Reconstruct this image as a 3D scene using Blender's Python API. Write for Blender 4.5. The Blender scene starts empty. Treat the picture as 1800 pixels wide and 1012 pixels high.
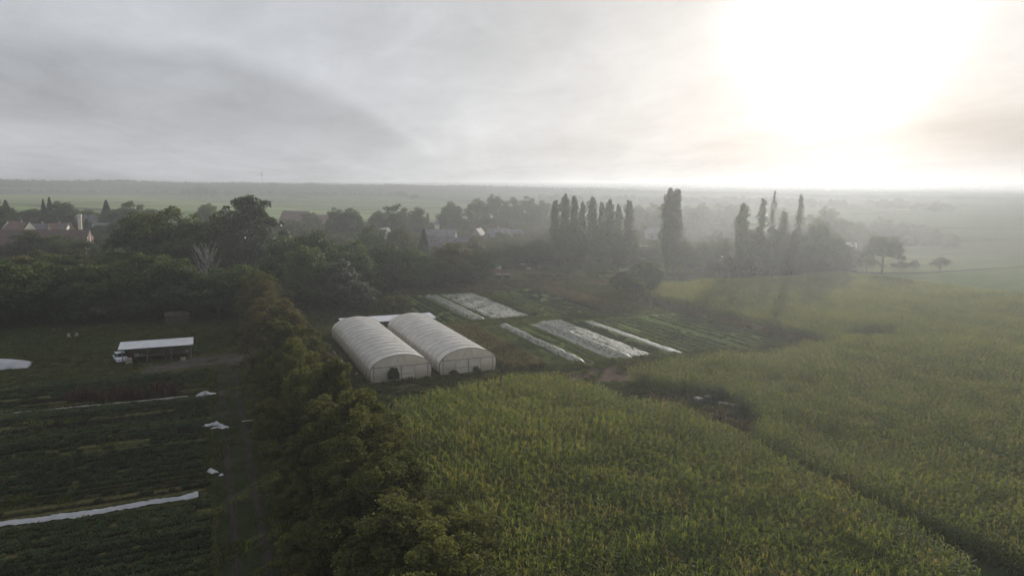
import bpy, math, random
import numpy as np
from mathutils import Matrix, Vector
random.seed(7); rng = np.random.default_rng(11)
S = bpy.context.scene
COL = S.collection
TAU = math.tau

# ------------------------------------------------------------------ camera geometry
# world frame: +X runs across the vegetable beds, +Y runs along them, metres
CH, CF, ROLL, ALPHA = 30.0, 1200.0, math.radians(0.76), math.radians(24.2)
PITCH = -math.atan((506 - 333) / CF)

def turn(v):
    c, s = math.cos(ALPHA), math.sin(ALPHA)
    return Vector((v[0] * c + v[1] * s, -v[0] * s + v[1] * c, v[2]))

def ray(px, py):
    x = (px - 900) / CF; y = -(py - 506) / CF
    c, s = math.cos(ROLL), math.sin(ROLL)
    xr = x * c - y * s; yr = x * s + y * c
    return turn((xr, math.cos(PITCH) - yr * math.sin(PITCH), math.sin(PITCH) + yr * math.cos(PITCH)))

def G(px, py, z=0.0):
    """ground point seen at a pixel of the photograph"""
    d = ray(px, py); t = (CH - z) / -d.z
    return (d.x * t, d.y * t)

def spot(px, base, top):
    """ground point plus the height that reaches up to pixel row top there"""
    x, y = G(px, base)
    d = ray(px, top); D = math.hypot(x, y)
    return x, y, CH + d.z / math.hypot(d.x, d.y) * D, D

cam = bpy.data.objects.new('camera', bpy.data.cameras.new('camera'))
COL.objects.link(cam); S.camera = cam
cam.data.sensor_width = 36; cam.data.lens = 36 * CF / 1800
cam.data.clip_start = 0.5; cam.data.clip_end = 60000
c_, s_ = math.cos(ROLL), math.sin(ROLL); sp, cp = math.sin(PITCH), math.cos(PITCH)
R_ = turn((c_, -s_ * sp, s_ * cp)); U_ = turn((-s_, -c_ * sp, c_ * cp)); F_ = turn((0, cp, sp))
m = Matrix((R_, U_, -F_)).transposed().to_4x4(); m.translation = (0, 0, CH)
cam.matrix_world = m

# ------------------------------------------------------------------ node helpers
def newmat(name):
    m = bpy.data.materials.new(name); m.use_nodes = True
    m.node_tree.nodes.clear(); return m
class NT:
    def __init__(s, tree): s.t = tree; s.n = tree.nodes; s.l = tree.links
    def add(s, typ, **kw):
        n = s.n.new(typ)
        for k, v in kw.items(): setattr(n, k, v)
        return n
    def put(s, sock, v):
        if v is None: return
        if hasattr(v, 'is_output') or isinstance(v, bpy.types.NodeSocket): s.l.new(v, sock)
        else: sock.default_value = v
    def math(s, op, a, b=None, c=None, clamp=False):
        n = s.add('ShaderNodeMath', operation=op, use_clamp=clamp)
        s.put(n.inputs[0], a); s.put(n.inputs[1], b)
        if c is not None: s.put(n.inputs[2], c)
        return n.outputs[0]
    def vmath(s, op, a, b=None, sc=None):
        n = s.add('ShaderNodeVectorMath', operation=op)
        s.put(n.inputs[0], a); s.put(n.inputs[1], b)
        if sc is not None: s.put(n.inputs['Scale'], sc)
        return n.outputs['Value'] if op in ('DOT_PRODUCT', 'LENGTH') else n.outputs[0]
    def noise(s, vec, scale, detail=3, rough=.55, dist=0):
        n = s.add('ShaderNodeTexNoise'); s.put(n.inputs['Vector'], vec)
        n.inputs['Scale'].default_value = scale; n.inputs['Detail'].default_value = detail
        n.inputs['Roughness'].default_value = rough; n.inputs['Distortion'].default_value = dist
        return n.outputs[0]
    def smooth(s, v, lo, hi, a=0., b=1.):
        n = s.add('ShaderNodeMapRange', interpolation_type='SMOOTHSTEP')
        s.put(n.inputs[0], v)
        for i, q in enumerate((lo, hi, a, b)): s.put(n.inputs[1 + i], q)
        return n.outputs[0]
    def mix(s, f, a, b):
        n = s.add('ShaderNodeMix', data_type='RGBA')
        s.put(n.inputs[0], f)
        for k, v in ((6, a), (7, b)):
            if isinstance(v, (tuple, list)): v = (*v[:3], 1)
            s.put(n.inputs[k], v)
        return n.outputs[2]
    def scale(s, col, f): return s.vmath('SCALE', col, sc=f)
    def sep(s, v):
        n = s.add('ShaderNodeSeparateXYZ'); s.put(n.inputs[0], v); return n.outputs
    def comb(s, x, y, z):
        n = s.add('ShaderNodeCombineXYZ')
        for i, v in enumerate((x, y, z)): s.put(n.inputs[i], v)
        return n.outputs[0]

def pos(nt): return nt.add('ShaderNodeNewGeometry').outputs['Position']

def mat_simple(name, col, rough=.7, var=.25, scale=1.5, metal=0, bump=0.0, bscale=8, transl=0):
    m = newmat(name); nt = NT(m.node_tree)
    tc = nt.add('ShaderNodeTexCoord').outputs['Object']
    n1 = nt.noise(tc, scale, 4); n2 = nt.noise(tc, scale * 9, 3)
    f = nt.math('ADD', nt.math('MULTIPLY', n1, .7), nt.math('MULTIPLY', n2, .3))
    k = nt.smooth(f, .3, .7, 1 - var, 1 + var)
    c = nt.scale((*col, ), k) if False else nt.scale(nt.comb(*col), k)
    b = nt.add('ShaderNodeBsdfPrincipled'); nt.put(b.inputs['Base Color'], c)
    b.inputs['Roughness'].default_value = rough; b.inputs['Metallic'].default_value = metal
    if bump:
        bp = nt.add('ShaderNodeBump'); bp.inputs['Strength'].default_value = bump
        bp.inputs['Distance'].default_value = .05
        nt.put(bp.inputs['Height'], nt.noise(tc, bscale, 5)); nt.l.new(bp.outputs[0], b.inputs['Normal'])
    out = nt.add('ShaderNodeOutputMaterial')
    sh = b.outputs[0]
    if transl:
        t = nt.add('ShaderNodeBsdfTranslucent'); nt.put(t.inputs[0], c)
        mx = nt.add('ShaderNodeMixShader'); mx.inputs[0].default_value = transl
        nt.l.new(sh, mx.inputs[1]); nt.l.new(t.outputs[0], mx.inputs[2]); sh = mx.outputs[0]
    nt.l.new(sh, out.inputs[0]); return m

def mat_leaf(name, c1, c2, c3, rough=.5, transl=.35, field=0.05, spec=.3, inst=.35):
    """leaf colour: per-leaf tint, per-plant tint and slow drift over the ground"""
    m = newmat(name); nt = NT(m.node_tree)
    a = nt.add('ShaderNodeAttribute', attribute_name='tint').outputs['Fac']
    oi = nt.add('ShaderNodeObjectInfo').outputs['Random']
    p = pos(nt)
    n = nt.noise(p, field, 3)
    f = nt.math('ADD', nt.math('MULTIPLY', n, .9), nt.math('MULTIPLY', a, .62))
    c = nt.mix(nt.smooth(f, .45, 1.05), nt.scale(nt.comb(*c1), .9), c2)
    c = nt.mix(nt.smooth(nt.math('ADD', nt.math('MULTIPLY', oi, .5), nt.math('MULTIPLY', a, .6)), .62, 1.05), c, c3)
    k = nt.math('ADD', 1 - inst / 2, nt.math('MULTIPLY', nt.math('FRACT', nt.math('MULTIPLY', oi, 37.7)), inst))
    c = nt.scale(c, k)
    b = nt.add('ShaderNodeBsdfPrincipled'); nt.put(b.inputs['Base Color'], c)
    b.inputs['Roughness'].default_value = rough; b.inputs['Specular IOR Level'].default_value = spec
    t = nt.add('ShaderNodeBsdfTranslucent'); nt.put(t.inputs[0], nt.vmath('MULTIPLY', c, (1.35, 1.25, .6)))
    mx = nt.add('ShaderNodeMixShader'); mx.inputs[0].default_value = transl
    nt.l.new(b.outputs[0], mx.inputs[1]); nt.l.new(t.outputs[0], mx.inputs[2])
    out = nt.add('ShaderNodeOutputMaterial'); nt.l.new(mx.outputs[0], out.inputs[0]); return m

# ------------------------------------------------------------------ mesh helpers
class MB:
    """collects verts and faces for one mesh"""
    def __init__(s): s.v = []; s.f = []; s.mi = []
    def add(s, vs, fs, mi=0):
        o = len(s.v); s.v += [tuple(v) for v in vs]; s.f += [tuple(i + o for i in f) for f in fs]; s.mi += [mi] * len(fs)
    def box(s, x0, x1, y0, y1, z0, z1, mi=0):
        s.add([(x0, y0, z0), (x1, y0, z0), (x1, y1, z0), (x0, y1, z0), (x0, y0, z1), (x1, y0, z1), (x1, y1, z1), (x0, y1, z1)],
              [(0, 3, 2, 1), (4, 5, 6, 7), (0, 1, 5, 4), (1, 2, 6, 5), (2, 3, 7, 6), (3, 0, 4, 7)], mi)
    def tube(s, pts, rad, n=6, mi=0, cap=True):
        pts = [Vector(p) for p in pts]; rings = []
        for i, p in enumerate(pts):
            d = (pts[min(i + 1, len(pts) - 1)] - pts[max(i - 1, 0)]).normalized()
            up = Vector((0, 0, 1)) if abs(d.z) < .9 else Vector((1, 0, 0))
            a = d.cross(up).normalized(); b = d.cross(a)
            r = rad[i] if hasattr(rad, '__len__') else rad
            rings.append([p + (a * math.cos(TAU * k / n) + b * math.sin(TAU * k / n)) * r for k in range(n)])
        vs = [q for r_ in rings for q in r_]; fs = []
        for i in range(len(pts) - 1):
            for k in range(n):
                fs.append((i * n + k, i * n + (k + 1) % n, (i + 1) * n + (k + 1) % n, (i + 1) * n + k))
        if cap: fs.append(tuple(range(n))[::-1]); fs.append(tuple((len(pts) - 1) * n + k for k in range(n)))
        s.add(vs, fs, mi)
    def prism(s, prof, y0, y1, mi=0):
        """profile in XZ swept along Y"""
        n = len(prof)
        vs = [(x, y0, z) for x, z in prof] + [(x, y1, z) for x, z in prof]
        fs = [(i, (i + 1) % n, n + (i + 1) % n, n + i) for i in range(n)] + [tuple(range(n))[::-1], tuple(range(n, 2 * n))]
        s.add(vs, fs, mi)
    def mesh(s, name, mats, smooth=False):
        me = bpy.data.meshes.new(name); me.from_pydata(s.v, [], s.f)
        for m in (mats if isinstance(mats, (list, tuple)) else [mats]): me.materials.append(m)
        me.polygons.foreach_set('material_index', s.mi)
        if smooth: me.polygons.foreach_set('use_smooth', [True] * len(s.f))
        me.update(); return me
    def build(s, name, mats, parent=None, smooth=False, loc=None):
        o = bpy.data.objects.new(name, s.mesh(name, mats, smooth)); COL.objects.link(o)
        if parent: o.parent = parent
        if loc: o.location = loc
        return o

def quads_mesh(name, V, tint, mat):
    """V: (n,4,3) array"""
    n = len(V); me = bpy.data.meshes.new(name)
    me.vertices.add(4 * n); me.vertices.foreach_set('co', V.astype(np.float32).ravel())
    me.loops.add(4 * n); me.loops.foreach_set('vertex_index', np.arange(4 * n, dtype=np.int32))
    me.polygons.add(n); me.polygons.foreach_set('loop_start', np.arange(0, 4 * n, 4, dtype=np.int32))
    me.polygons.foreach_set('loop_total', np.full(n, 4, np.int32))
    at = me.attributes.new('tint', 'FLOAT', 'FACE'); at.data.foreach_set('value', tint.astype(np.float32))
    me.materials.append(mat); me.update(); me.validate(); return me

def leafquads(C, size, nrm=None, spread=1.0):
    n = len(C)
    d = rng.normal(size=(n, 3))
    if nrm is not None: d = d * spread + nrm
    d /= np.linalg.norm(d, axis=1)[:, None] + 1e-9
    r = rng.normal(size=(n, 3)); t = np.cross(d, r); t /= np.linalg.norm(t, axis=1)[:, None] + 1e-9
    b = np.cross(d, t); s = size * rng.uniform(.6, 1.35, n)[:, None]
    return np.stack([C + t * s * .5, C + b * s * .3, C - t * s * .5, C - b * s * .3], 1)

def tag(o, label=None, cat=None, group=None, kind=None):
    if label: o['label'] = label
    if cat: o['category'] = cat
    if group: o['group'] = group
    if kind: o['kind'] = kind
    return o
def empty(name, loc, rz=0, label=None, cat=None, group=None):
    o = bpy.data.objects.new(name, None); COL.objects.link(o)
    o.location = loc; o.rotation_euler = (0, 0, rz); o.empty_display_size = .5
    return tag(o, label, cat, group)
def inst(name, mesh, parent):
    o = bpy.data.objects.new(name, mesh); COL.objects.link(o); o.parent = parent; return o

def vnoise(x, y, sc, seed=0):
    """cheap smooth value noise, numpy"""
    x = np.asarray(x) / sc; y = np.asarray(y) / sc
    xi = np.floor(x); yi = np.floor(y); fx = x - xi; fy = y - yi
    fx = fx * fx * (3 - 2 * fx); fy = fy * fy * (3 - 2 * fy)
    def h(a, b):
        q = np.sin(a * 127.1 + b * 311.7 + seed * 74.7) * 43758.5453
        return q - np.floor(q)
    return (h(xi, yi) * (1 - fx) + h(xi + 1, yi) * fx) * (1 - fy) + (h(xi, yi + 1) * (1 - fx) + h(xi + 1, yi + 1) * fx) * fy

# ------------------------------------------------------------------ stuff scattering (geometry nodes)
def scatter(name, P, rot, scl, vid, meshes, label, cat):
    """one uncountable-cover object: points carrying instances of small patches"""
    me = bpy.data.meshes.new(name); n = len(P)
    me.vertices.add(n); me.vertices.foreach_set('co', np.asarray(P, np.float32).ravel())
    a = me.attributes.new('rot', 'FLOAT', 'POINT'); a.data.foreach_set('value', np.asarray(rot, np.float32))
    a = me.attributes.new('scl', 'FLOAT_VECTOR', 'POINT'); a.data.foreach_set('vector', np.asarray(scl, np.float32).ravel())
    a = me.attributes.new('vid', 'INT', 'POINT'); a.data.foreach_set('value', np.asarray(vid, np.int32))
    o = bpy.data.objects.new(name, me); COL.objects.link(o)
    src = bpy.data.collections.new(name + '_patches')
    for i, q in enumerate(meshes):
        src.objects.link(bpy.data.objects.new('%s_patch%02d' % (name, i), q))
    gt = bpy.data.node_groups.new(name, 'GeometryNodeTree')
    gt.interface.new_socket('Geometry', in_out='INPUT', socket_type='NodeSocketGeometry')
    gt.interface.new_socket('Geometry', in_out='OUTPUT', socket_type='NodeSocketGeometry')
    N, L = gt.nodes, gt.links
    gi = N.new('NodeGroupInput'); go = N.new('NodeGroupOutput')
    ci = N.new('GeometryNodeCollectionInfo'); ci.inputs['Collection'].default_value = src
    ci.inputs['Separate Children'].default_value = True; ci.inputs['Reset Children'].default_value = True
    ip = N.new('GeometryNodeInstanceOnPoints'); ip.inputs['Pick Instance'].default_value = True
    def att(nm, ty):
        q = N.new('GeometryNodeInputNamedAttribute'); q.data_type = ty; q.inputs[0].default_value = nm
        return next(x for x in q.outputs if x.enabled and x.name == 'Attribute')
    cx = N.new('ShaderNodeCombineXYZ'); L.new(att('rot', 'FLOAT'), cx.inputs[2])
    L.new(gi.outputs[0], ip.inputs['Points']); L.new(ci.outputs[0], ip.inputs['Instance'])
    L.new(att('vid', 'INT'), ip.inputs['Instance Index']); L.new(cx.outputs[0], ip.inputs['Rotation'])
    L.new(att('scl', 'FLOAT_VECTOR'), ip.inputs['Scale']); L.new(ip.outputs[0], go.inputs[0])
    o.modifiers.new('cover', 'NODES').node_group = gt
    return tag(o, label, cat, kind='stuff')

def grid(x0, x1, y0, y1, st, jit=.3):
    X, Y = np.meshgrid(np.arange(x0, x1, st), np.arange(y0, y1, st))
    X = X.ravel() + rng.uniform(-jit, jit, X.size) * st; Y = Y.ravel() + rng.uniform(-jit, jit, Y.size) * st
    return X, Y
def infov(X, Y, margin=6.0, zt=2.5):
    """keep what the photo could plausibly see, with a margin for a step to the side"""
    fx, fy = math.sin(ALPHA), math.cos(ALPHA)
    dep = X * fx + Y * fy; lat = X * fy - Y * fx
    return (np.abs(lat) < dep * .78 + margin) & (dep > 34)

# ================================================================== LIGHT, SKY, HAZE
SUN_AZ = ALPHA + math.atan((1450 - 900) / 1200)          # from +Y towards +X
SUN_EL = math.radians(12.0)
sd = Vector((math.sin(SUN_AZ) * math.cos(SUN_EL), math.cos(SUN_AZ) * math.cos(SUN_EL), math.sin(SUN_EL)))
sun = bpy.data.objects.new('sun', bpy.data.lights.new('sun', 'SUN')); COL.objects.link(sun)
sun.data.energy = 5.0; sun.data.angle = math.radians(1.0); sun.data.color = (1, .945, .86)
sun.rotation_euler = sd.to_track_quat('Z', 'Y').to_euler(); sun.location = (60, 60, 80)

w = bpy.data.worlds.new('World'); S.world = w; w.use_nodes = True
w.node_tree.nodes.clear(); nt = NT(w.node_tree)
sky = nt.add('ShaderNodeTexSky', sky_type='NISHITA'); sky.sun_disc = False
sky.sun_elevation = SUN_EL; sky.sun_rotation = SUN_AZ; sky.air_density = 1.2; sky.dust_density = 4
bgA = nt.add('ShaderNodeBackground'); nt.l.new(sky.outputs[0], bgA.inputs[0]); bgA.inputs[1].default_value = .06
gdir = nt.vmath('NORMALIZE', nt.add('ShaderNodeTexCoord').outputs['Generated'])
dx, dy, dz = nt.sep(gdir)
fwd = (math.sin(ALPHA), math.cos(ALPHA), 0); rgt = (math.cos(ALPHA), -math.sin(ALPHA), 0)
el = nt.math('MULTIPLY', nt.math('ARCSINE', dz), 57.2958)
az = nt.math('MULTIPLY', nt.math('ARCTAN2', nt.vmath('DOT_PRODUCT', gdir, rgt), nt.vmath('DOT_PRODUCT', gdir, fwd)), 57.2958)
th = nt.math('MULTIPLY', nt.math('ARCCOSINE', nt.math('MINIMUM', nt.vmath('DOT_PRODUCT', gdir, tuple(sd)), .99999)), 57.2958)
# cloud layer as a plane high above: perspective stretches it towards the horizon
zz = nt.math('ADD', nt.math('MAXIMUM', dz, 0), .075)
cu = nt.math('DIVIDE', nt.vmath('DOT_PRODUCT', gdir, rgt), zz); cv = nt.math('DIVIDE', nt.vmath('DOT_PRODUCT', gdir, fwd), zz)
cv2 = nt.math('ADD', nt.math('MULTIPLY', cv, .55), nt.math('MULTIPLY', cu, .30))
cp_ = nt.comb(cu, cv2, 3.1)
n_big = nt.noise(cp_, .42, 4, .5, .5); n_mid = nt.noise(cp_, 1.3, 5, .55, .8); 
n_az = nt.noise(nt.comb(nt.math('MULTIPLY', az, .10), nt.math('MULTIPLY', el, .16), 7.7), 1.0, 5, .55, .6)
def gauss(v, s, k): 
    q = nt.math('DIVIDE', v, s); return nt.math('MULTIPLY', nt.math('EXPONENT', nt.math('MULTIPLY', nt.math('MULTIPLY', q, q), -1)), k)
L = nt.math('ADD', .61, gauss(th, 34, .15)); L = nt.math('ADD', L, gauss(th, 22, .0))
tex = nt.math('ADD', nt.math('MULTIPLY', nt.math('SUBTRACT', n_big, .5), 1.0), nt.math('MULTIPLY', nt.math('SUBTRACT', n_mid, .5), .45))
tex = nt.math('ADD', tex, nt.math('MULTIPLY', nt.math('SUBTRACT', n_az, .5), .8))
n_fin = nt.noise(nt.comb(nt.math('MULTIPLY', cu, .9), nt.math('ADD', cv2, nt.math('MULTIPLY', n_big, 2.0)), 1.3), 2.6, 7, .62, 1.2)
tex = nt.math('ADD', tex, nt.math('MULTIPLY', nt.math('SUBTRACT', n_fin, .5), .34))
L = nt.math('MULTIPLY', L, nt.math('ADD', 1.0, nt.math('MULTIPLY', tex, .50)))
# the long dark bank of stratus on the left
wob = nt.math('MULTIPLY', nt.math('SUBTRACT', n_az, .5), 7.0)
q = nt.math('MAXIMUM', nt.math('ADD', az, 25), 0)
up = nt.math('SUBTRACT', 10.2, nt.math('MULTIPLY', nt.math('MULTIPLY', q, q), .0205))
dist = nt.math('ADD', nt.math('SUBTRACT', up, el), nt.math('MULTIPLY', wob, .55))
bank = nt.math('MULTIPLY', nt.smooth(dist, -.4, 1.6), nt.smooth(nt.math('ADD', el, wob), .5, 5.0))
bank = nt.math('MULTIPLY', bank, nt.smooth(az, 4, -14))
L = nt.math('MULTIPLY', L, nt.math('SUBTRACT', 1.0, nt.math('MULTIPLY', bank, .21)))
rim = nt.math('MULTIPLY', nt.math('MULTIPLY', gauss(nt.math('ADD', dist, .1), .75, 1), nt.smooth(az, -27, -16)), nt.smooth(az, -2, -8))
L = nt.math('MULTIPLY', L, nt.math('ADD', 1.0, nt.math('MULTIPLY', rim, .035)))
# second grey smear low on the right of the sun
b2 = nt.math('MULTIPLY', gauss(nt.math('SUBTRACT', nt.math('ADD', el, nt.math('MULTIPLY', wob, .4)), 3.6), 2.0, 1), nt.smooth(az, 26, 37))
L = nt.math('MULTIPLY', L, nt.math('SUBTRACT', 1.0, nt.math('MULTIPLY', b2, .22)))
glow = nt.math('ADD', gauss(th, 5.0, 1.9), gauss(th, 10, .03))
glow = nt.math('MULTIPLY', glow, nt.math('ADD', .85, nt.math('MULTIPLY', n_az, .3)))
# below the sun the brightness runs down to the horizon
col_ = nt.math('MULTIPLY', gauss(nt.math('SUBTRACT', az, math.degrees(SUN_AZ - ALPHA)), 8.0, .04), nt.smooth(el, 14, 2))
L = nt.math('ADD', nt.math('ADD', L, glow), col_)
warm = nt.math('ADD', nt.smooth(th, 46, 8), nt.math('MULTIPLY', nt.smooth(el, 9, 0), .35), clamp=True)
ccol = nt.mix(warm, (.962, 1.0, 1.06), (1.0, 1.0, .995))
bgB = nt.add('ShaderNodeBackground'); nt.put(bgB.inputs[0], ccol); nt.put(bgB.inputs[1], L)
mx = nt.add('ShaderNodeMixShader'); nt.put(mx.inputs[0], .95)
nt.l.new(bgA.outputs[0], mx.inputs[1]); nt.l.new(bgB.outputs[0], mx.inputs[2])
nt.l.new(mx.outputs[0], nt.add('ShaderNodeOutputWorld').inputs[0])

def mat_haze(name, sc, ab, g, col):
    m = newmat(name); nt = NT(m.node_tree)
    vs = nt.add('ShaderNodeVolumeScatter'); vs.inputs['Density'].default_value = sc; vs.inputs['Anisotropy'].default_value = g
    vs.inputs['Color'].default_value = (*col, 1)
    va = nt.add('ShaderNodeVolumeAbsorption'); va.inputs['Density'].default_value = ab; va.inputs['Color'].default_value = (.10, .16, .22, 1)
    ad = nt.add('ShaderNodeAddShader'); nt.l.new(vs.outputs[0], ad.inputs[0]); nt.l.new(va.outputs[0], ad.inputs[1])
    nt.l.new(ad.outputs[0], nt.add('ShaderNodeOutputMaterial').inputs['Volume']); return m
b = MB(); b.box(-5200, 5200, -5200, 5200, -40, 41)
haze = b.build('morning_haze', mat_haze('morning haze', .00031, .00030, .64, (.95, .98, 1))); tag(haze, 'thin morning haze lying over the whole landscape', 'haze', kind='stuff')
# a thicker bank of mist over the fields beyond the poplars, under the sun
b = MB(); b.prism([(0, -30), (4200, -30), (4200, 39.6), (260, 39.6), (90, 22)], -1400, 3600)
bank_ = b.build('mist_bank', mat_haze('mist bank', .00022, .00095, .60, (.96, .985, 1))); bank_.location = (300, 330, 0); bank_.rotation_euler = (0, 0, math.radians(16))
tag(bank_, 'thicker bank of mist over the far fields on the right', 'mist', kind='stuff')

# ================================================================== GROUND
def hill(x, y):
    D = np.hypot(x, y); a = np.degrees(np.arctan2(x, y)) - math.degrees(ALPHA)   # camera azimuth
    k = 1 / (1 + np.exp((a - 12) / 5.0))
    t = np.clip((D - 1900) / 1400, 0, 1); t = t * t * (3 - 2 * t)
    return t * (4 + 17 * k) + 0 * D
rad = np.concatenate([np.linspace(0, 400, 9), np.linspace(460, 1800, 12), np.linspace(1900, 3500, 18), np.linspace(3800, 12000, 9)])
NA = 96
vs_ = [(0, 0, 0)]; fs_ = []
for r in rad[1:]:
    for k in range(NA):
        a = TAU * k / NA; x, y = r * math.sin(a), r * math.cos(a); vs_.append((x, y, float(hill(x, y))))
for k in range(NA): fs_.append((0, 1 + (k + 1) % NA, 1 + k))
for i in range(len(rad) - 2):
    for k in range(NA):
        a0 = 1 + i * NA + k; a1 = 1 + i * NA + (k + 1) % NA; fs_.append((a0, a1, a1 + NA, a0 + NA))
gm = newmat('ground'); nt = NT(gm.node_tree); p = pos(nt)
gx, gy, gz = nt.sep(p)
D = nt.vmath('LENGTH', p)
nA = nt.noise(p, .03, 5); nB = nt.noise(p, .5, 5); nC = nt.noise(p, 4.0, 3)
near = nt.mix(nt.smooth(nA, .4, .6), (.030, .042, .018), (.055, .055, .026))
near = nt.mix(nt.smooth(nB, .5, .75), near, (.065, .050, .034))
near = nt.scale(near, nt.smooth(nC, .25, .75, .65, 1.3))
vo = nt.add('ShaderNodeTexVoronoi'); nt.put(vo.inputs['Vector'], nt.vmath('MULTIPLY', p, (.0016, .0036, 0))); vo.inputs['Scale'].default_value = 1
vr = nt.sep(vo.outputs['Color'])
far = nt.mix(vr[0], (.075, .125, .045), (.145, .145, .070)); far = nt.mix(nt.smooth(vr[1], .62, .66), far, (.055, .060, .040))
far = nt.mix(nt.smooth(nt.noise(nt.vmath('MULTIPLY', p, (.01, .03, 0)), 1.0, 4), .35, .7), far, nt.scale(far, .72))
# the light green meadow beyond the village on the left, the darker strip above it
mead = nt.math('MULTIPLY', nt.smooth(D, 640, 700), nt.smooth(D, 2150, 2100)); mead = nt.math('MULTIPLY', mead, nt.smooth(gx, 560, 480))
far = nt.mix(mead, far, nt.mix(nt.noise(nt.vmath('MULTIPLY', p, (.002, .012, 0)), 1, 3), (.16, .21, .08), (.19, .23, .09)))
ve = nt.add('ShaderNodeTexVoronoi', feature='DISTANCE_TO_EDGE'); nt.put(ve.inputs['Vector'], nt.vmath('MULTIPLY', p, (.0016, .0036, 0))); ve.inputs['Scale'].default_value = 1
far = nt.mix(nt.smooth(ve.outputs['Distance'], .022, .012), far, (.030, .040, .024))
ca = nt.mix(nt.smooth(D, 520, 640), near, far)
bs = nt.add('ShaderNodeBsdfPrincipled'); nt.put(bs.inputs['Base Color'], ca); bs.inputs['Roughness'].default_value = .95
bs.inputs['Specular IOR Level'].default_value = 0
bp = nt.add('ShaderNodeBump'); bp.inputs['Strength'].default_value = .6; bp.inputs['Distance'].default_value = .15; nt.put(bp.inputs['Height'], nB)
nt.l.new(bp.outputs[0], bs.inputs['Normal']); nt.l.new(bs.outputs[0], nt.add('ShaderNodeOutputMaterial').inputs[0])
me = bpy.data.meshes.new('ground'); me.from_pydata(vs_, [], fs_); me.materials.append(gm)
me.polygons.foreach_set('use_smooth', [True] * len(fs_)); g = bpy.data.objects.new('ground', me); COL.objects.link(g); tag(g, kind='structure')

def patch_sheet(name, pts, mat, z, wob=0.4, step=2.0, label=None, cat=None, kind='structure'):
    """a flat ragged-edged sheet on the ground, polygon given in ground metres"""
    out = []
    for i in range(len(pts)):
        a = Vector((*pts[i], 0)); b_ = Vector((*pts[(i + 1) % len(pts)], 0)); n = max(1, int((b_ - a).length / step))
        for k in range(n):
            q = a.lerp(b_, k / n); out.append((q.x + random.uniform(-wob, wob), q.y + random.uniform(-wob, wob), z))
    b = MB(); b.add(out, [tuple(range(len(out)))]); o = b.build(name, mat); return tag(o, label, cat, kind=kind)

def mat_ground(name, c1, c2, sx=.4, sy=.4, rows=0, rc=None, axis=0):
    m = newmat(name); nt = NT(m.node_tree); p = pos(nt)
    a = nt.noise(nt.vmath('MULTIPLY', p, (sx, sy, 0)), 1, 5, .65)
    c = nt.mix(nt.smooth(a, .35, .65), c1, c2)
    c = nt.scale(c, nt.smooth(nt.noise(p, 5, 3), .25, .75, .7, 1.3))
    if rows:
        q = nt.sep(p)[axis]; wv = nt.math('SINE', nt.math('ADD', nt.math('MULTIPLY', q, TAU / rows), nt.math('MULTIPLY', a, 1.2)))
        c = nt.mix(nt.smooth(wv, -.2, .6), c, rc)
    b = nt.add('ShaderNodeBsdfPrincipled'); nt.put(b.inputs['Base Color'], c); b.inputs['Roughness'].default_value = .95
    b.inputs['Specular IOR Level'].default_value = 0
    bp = nt.add('ShaderNodeBump'); bp.inputs['Strength'].default_value = .8; bp.inputs['Distance'].default_value = .12; nt.put(bp.inputs['Height'], a)
    nt.l.new(bp.outputs[0], b.inputs['Normal']); nt.l.new(b.outputs[0], nt.add('ShaderNodeOutputMaterial').inputs[0]); return m
M_soil = mat_ground('damp soil', (.055, .040, .030), (.085, .066, .048))
M_track = mat_ground('track earth', (.030, .027, .023), (.046, .041, .036), 2.2, .25)
M_gravel = mat_ground('yard gravel', (.06, .054, .046), (.09, .08, .07), .8, .4)
M_grassy = mat_ground('mown grass', (.055, .075, .022), (.085, .100, .035), .5, .5)
M_dry = mat_ground('dry grass', (.17, .14, .085), (.11, .10, .055), .5, .5)
M_mead = mat_ground('meadow', (.12, .125, .065), (.085, .105, .048), .02, .05)
M_field = mat_ground('young crop field', (.080, .105, .040), (.066, .092, .036), .02, .2)

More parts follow.
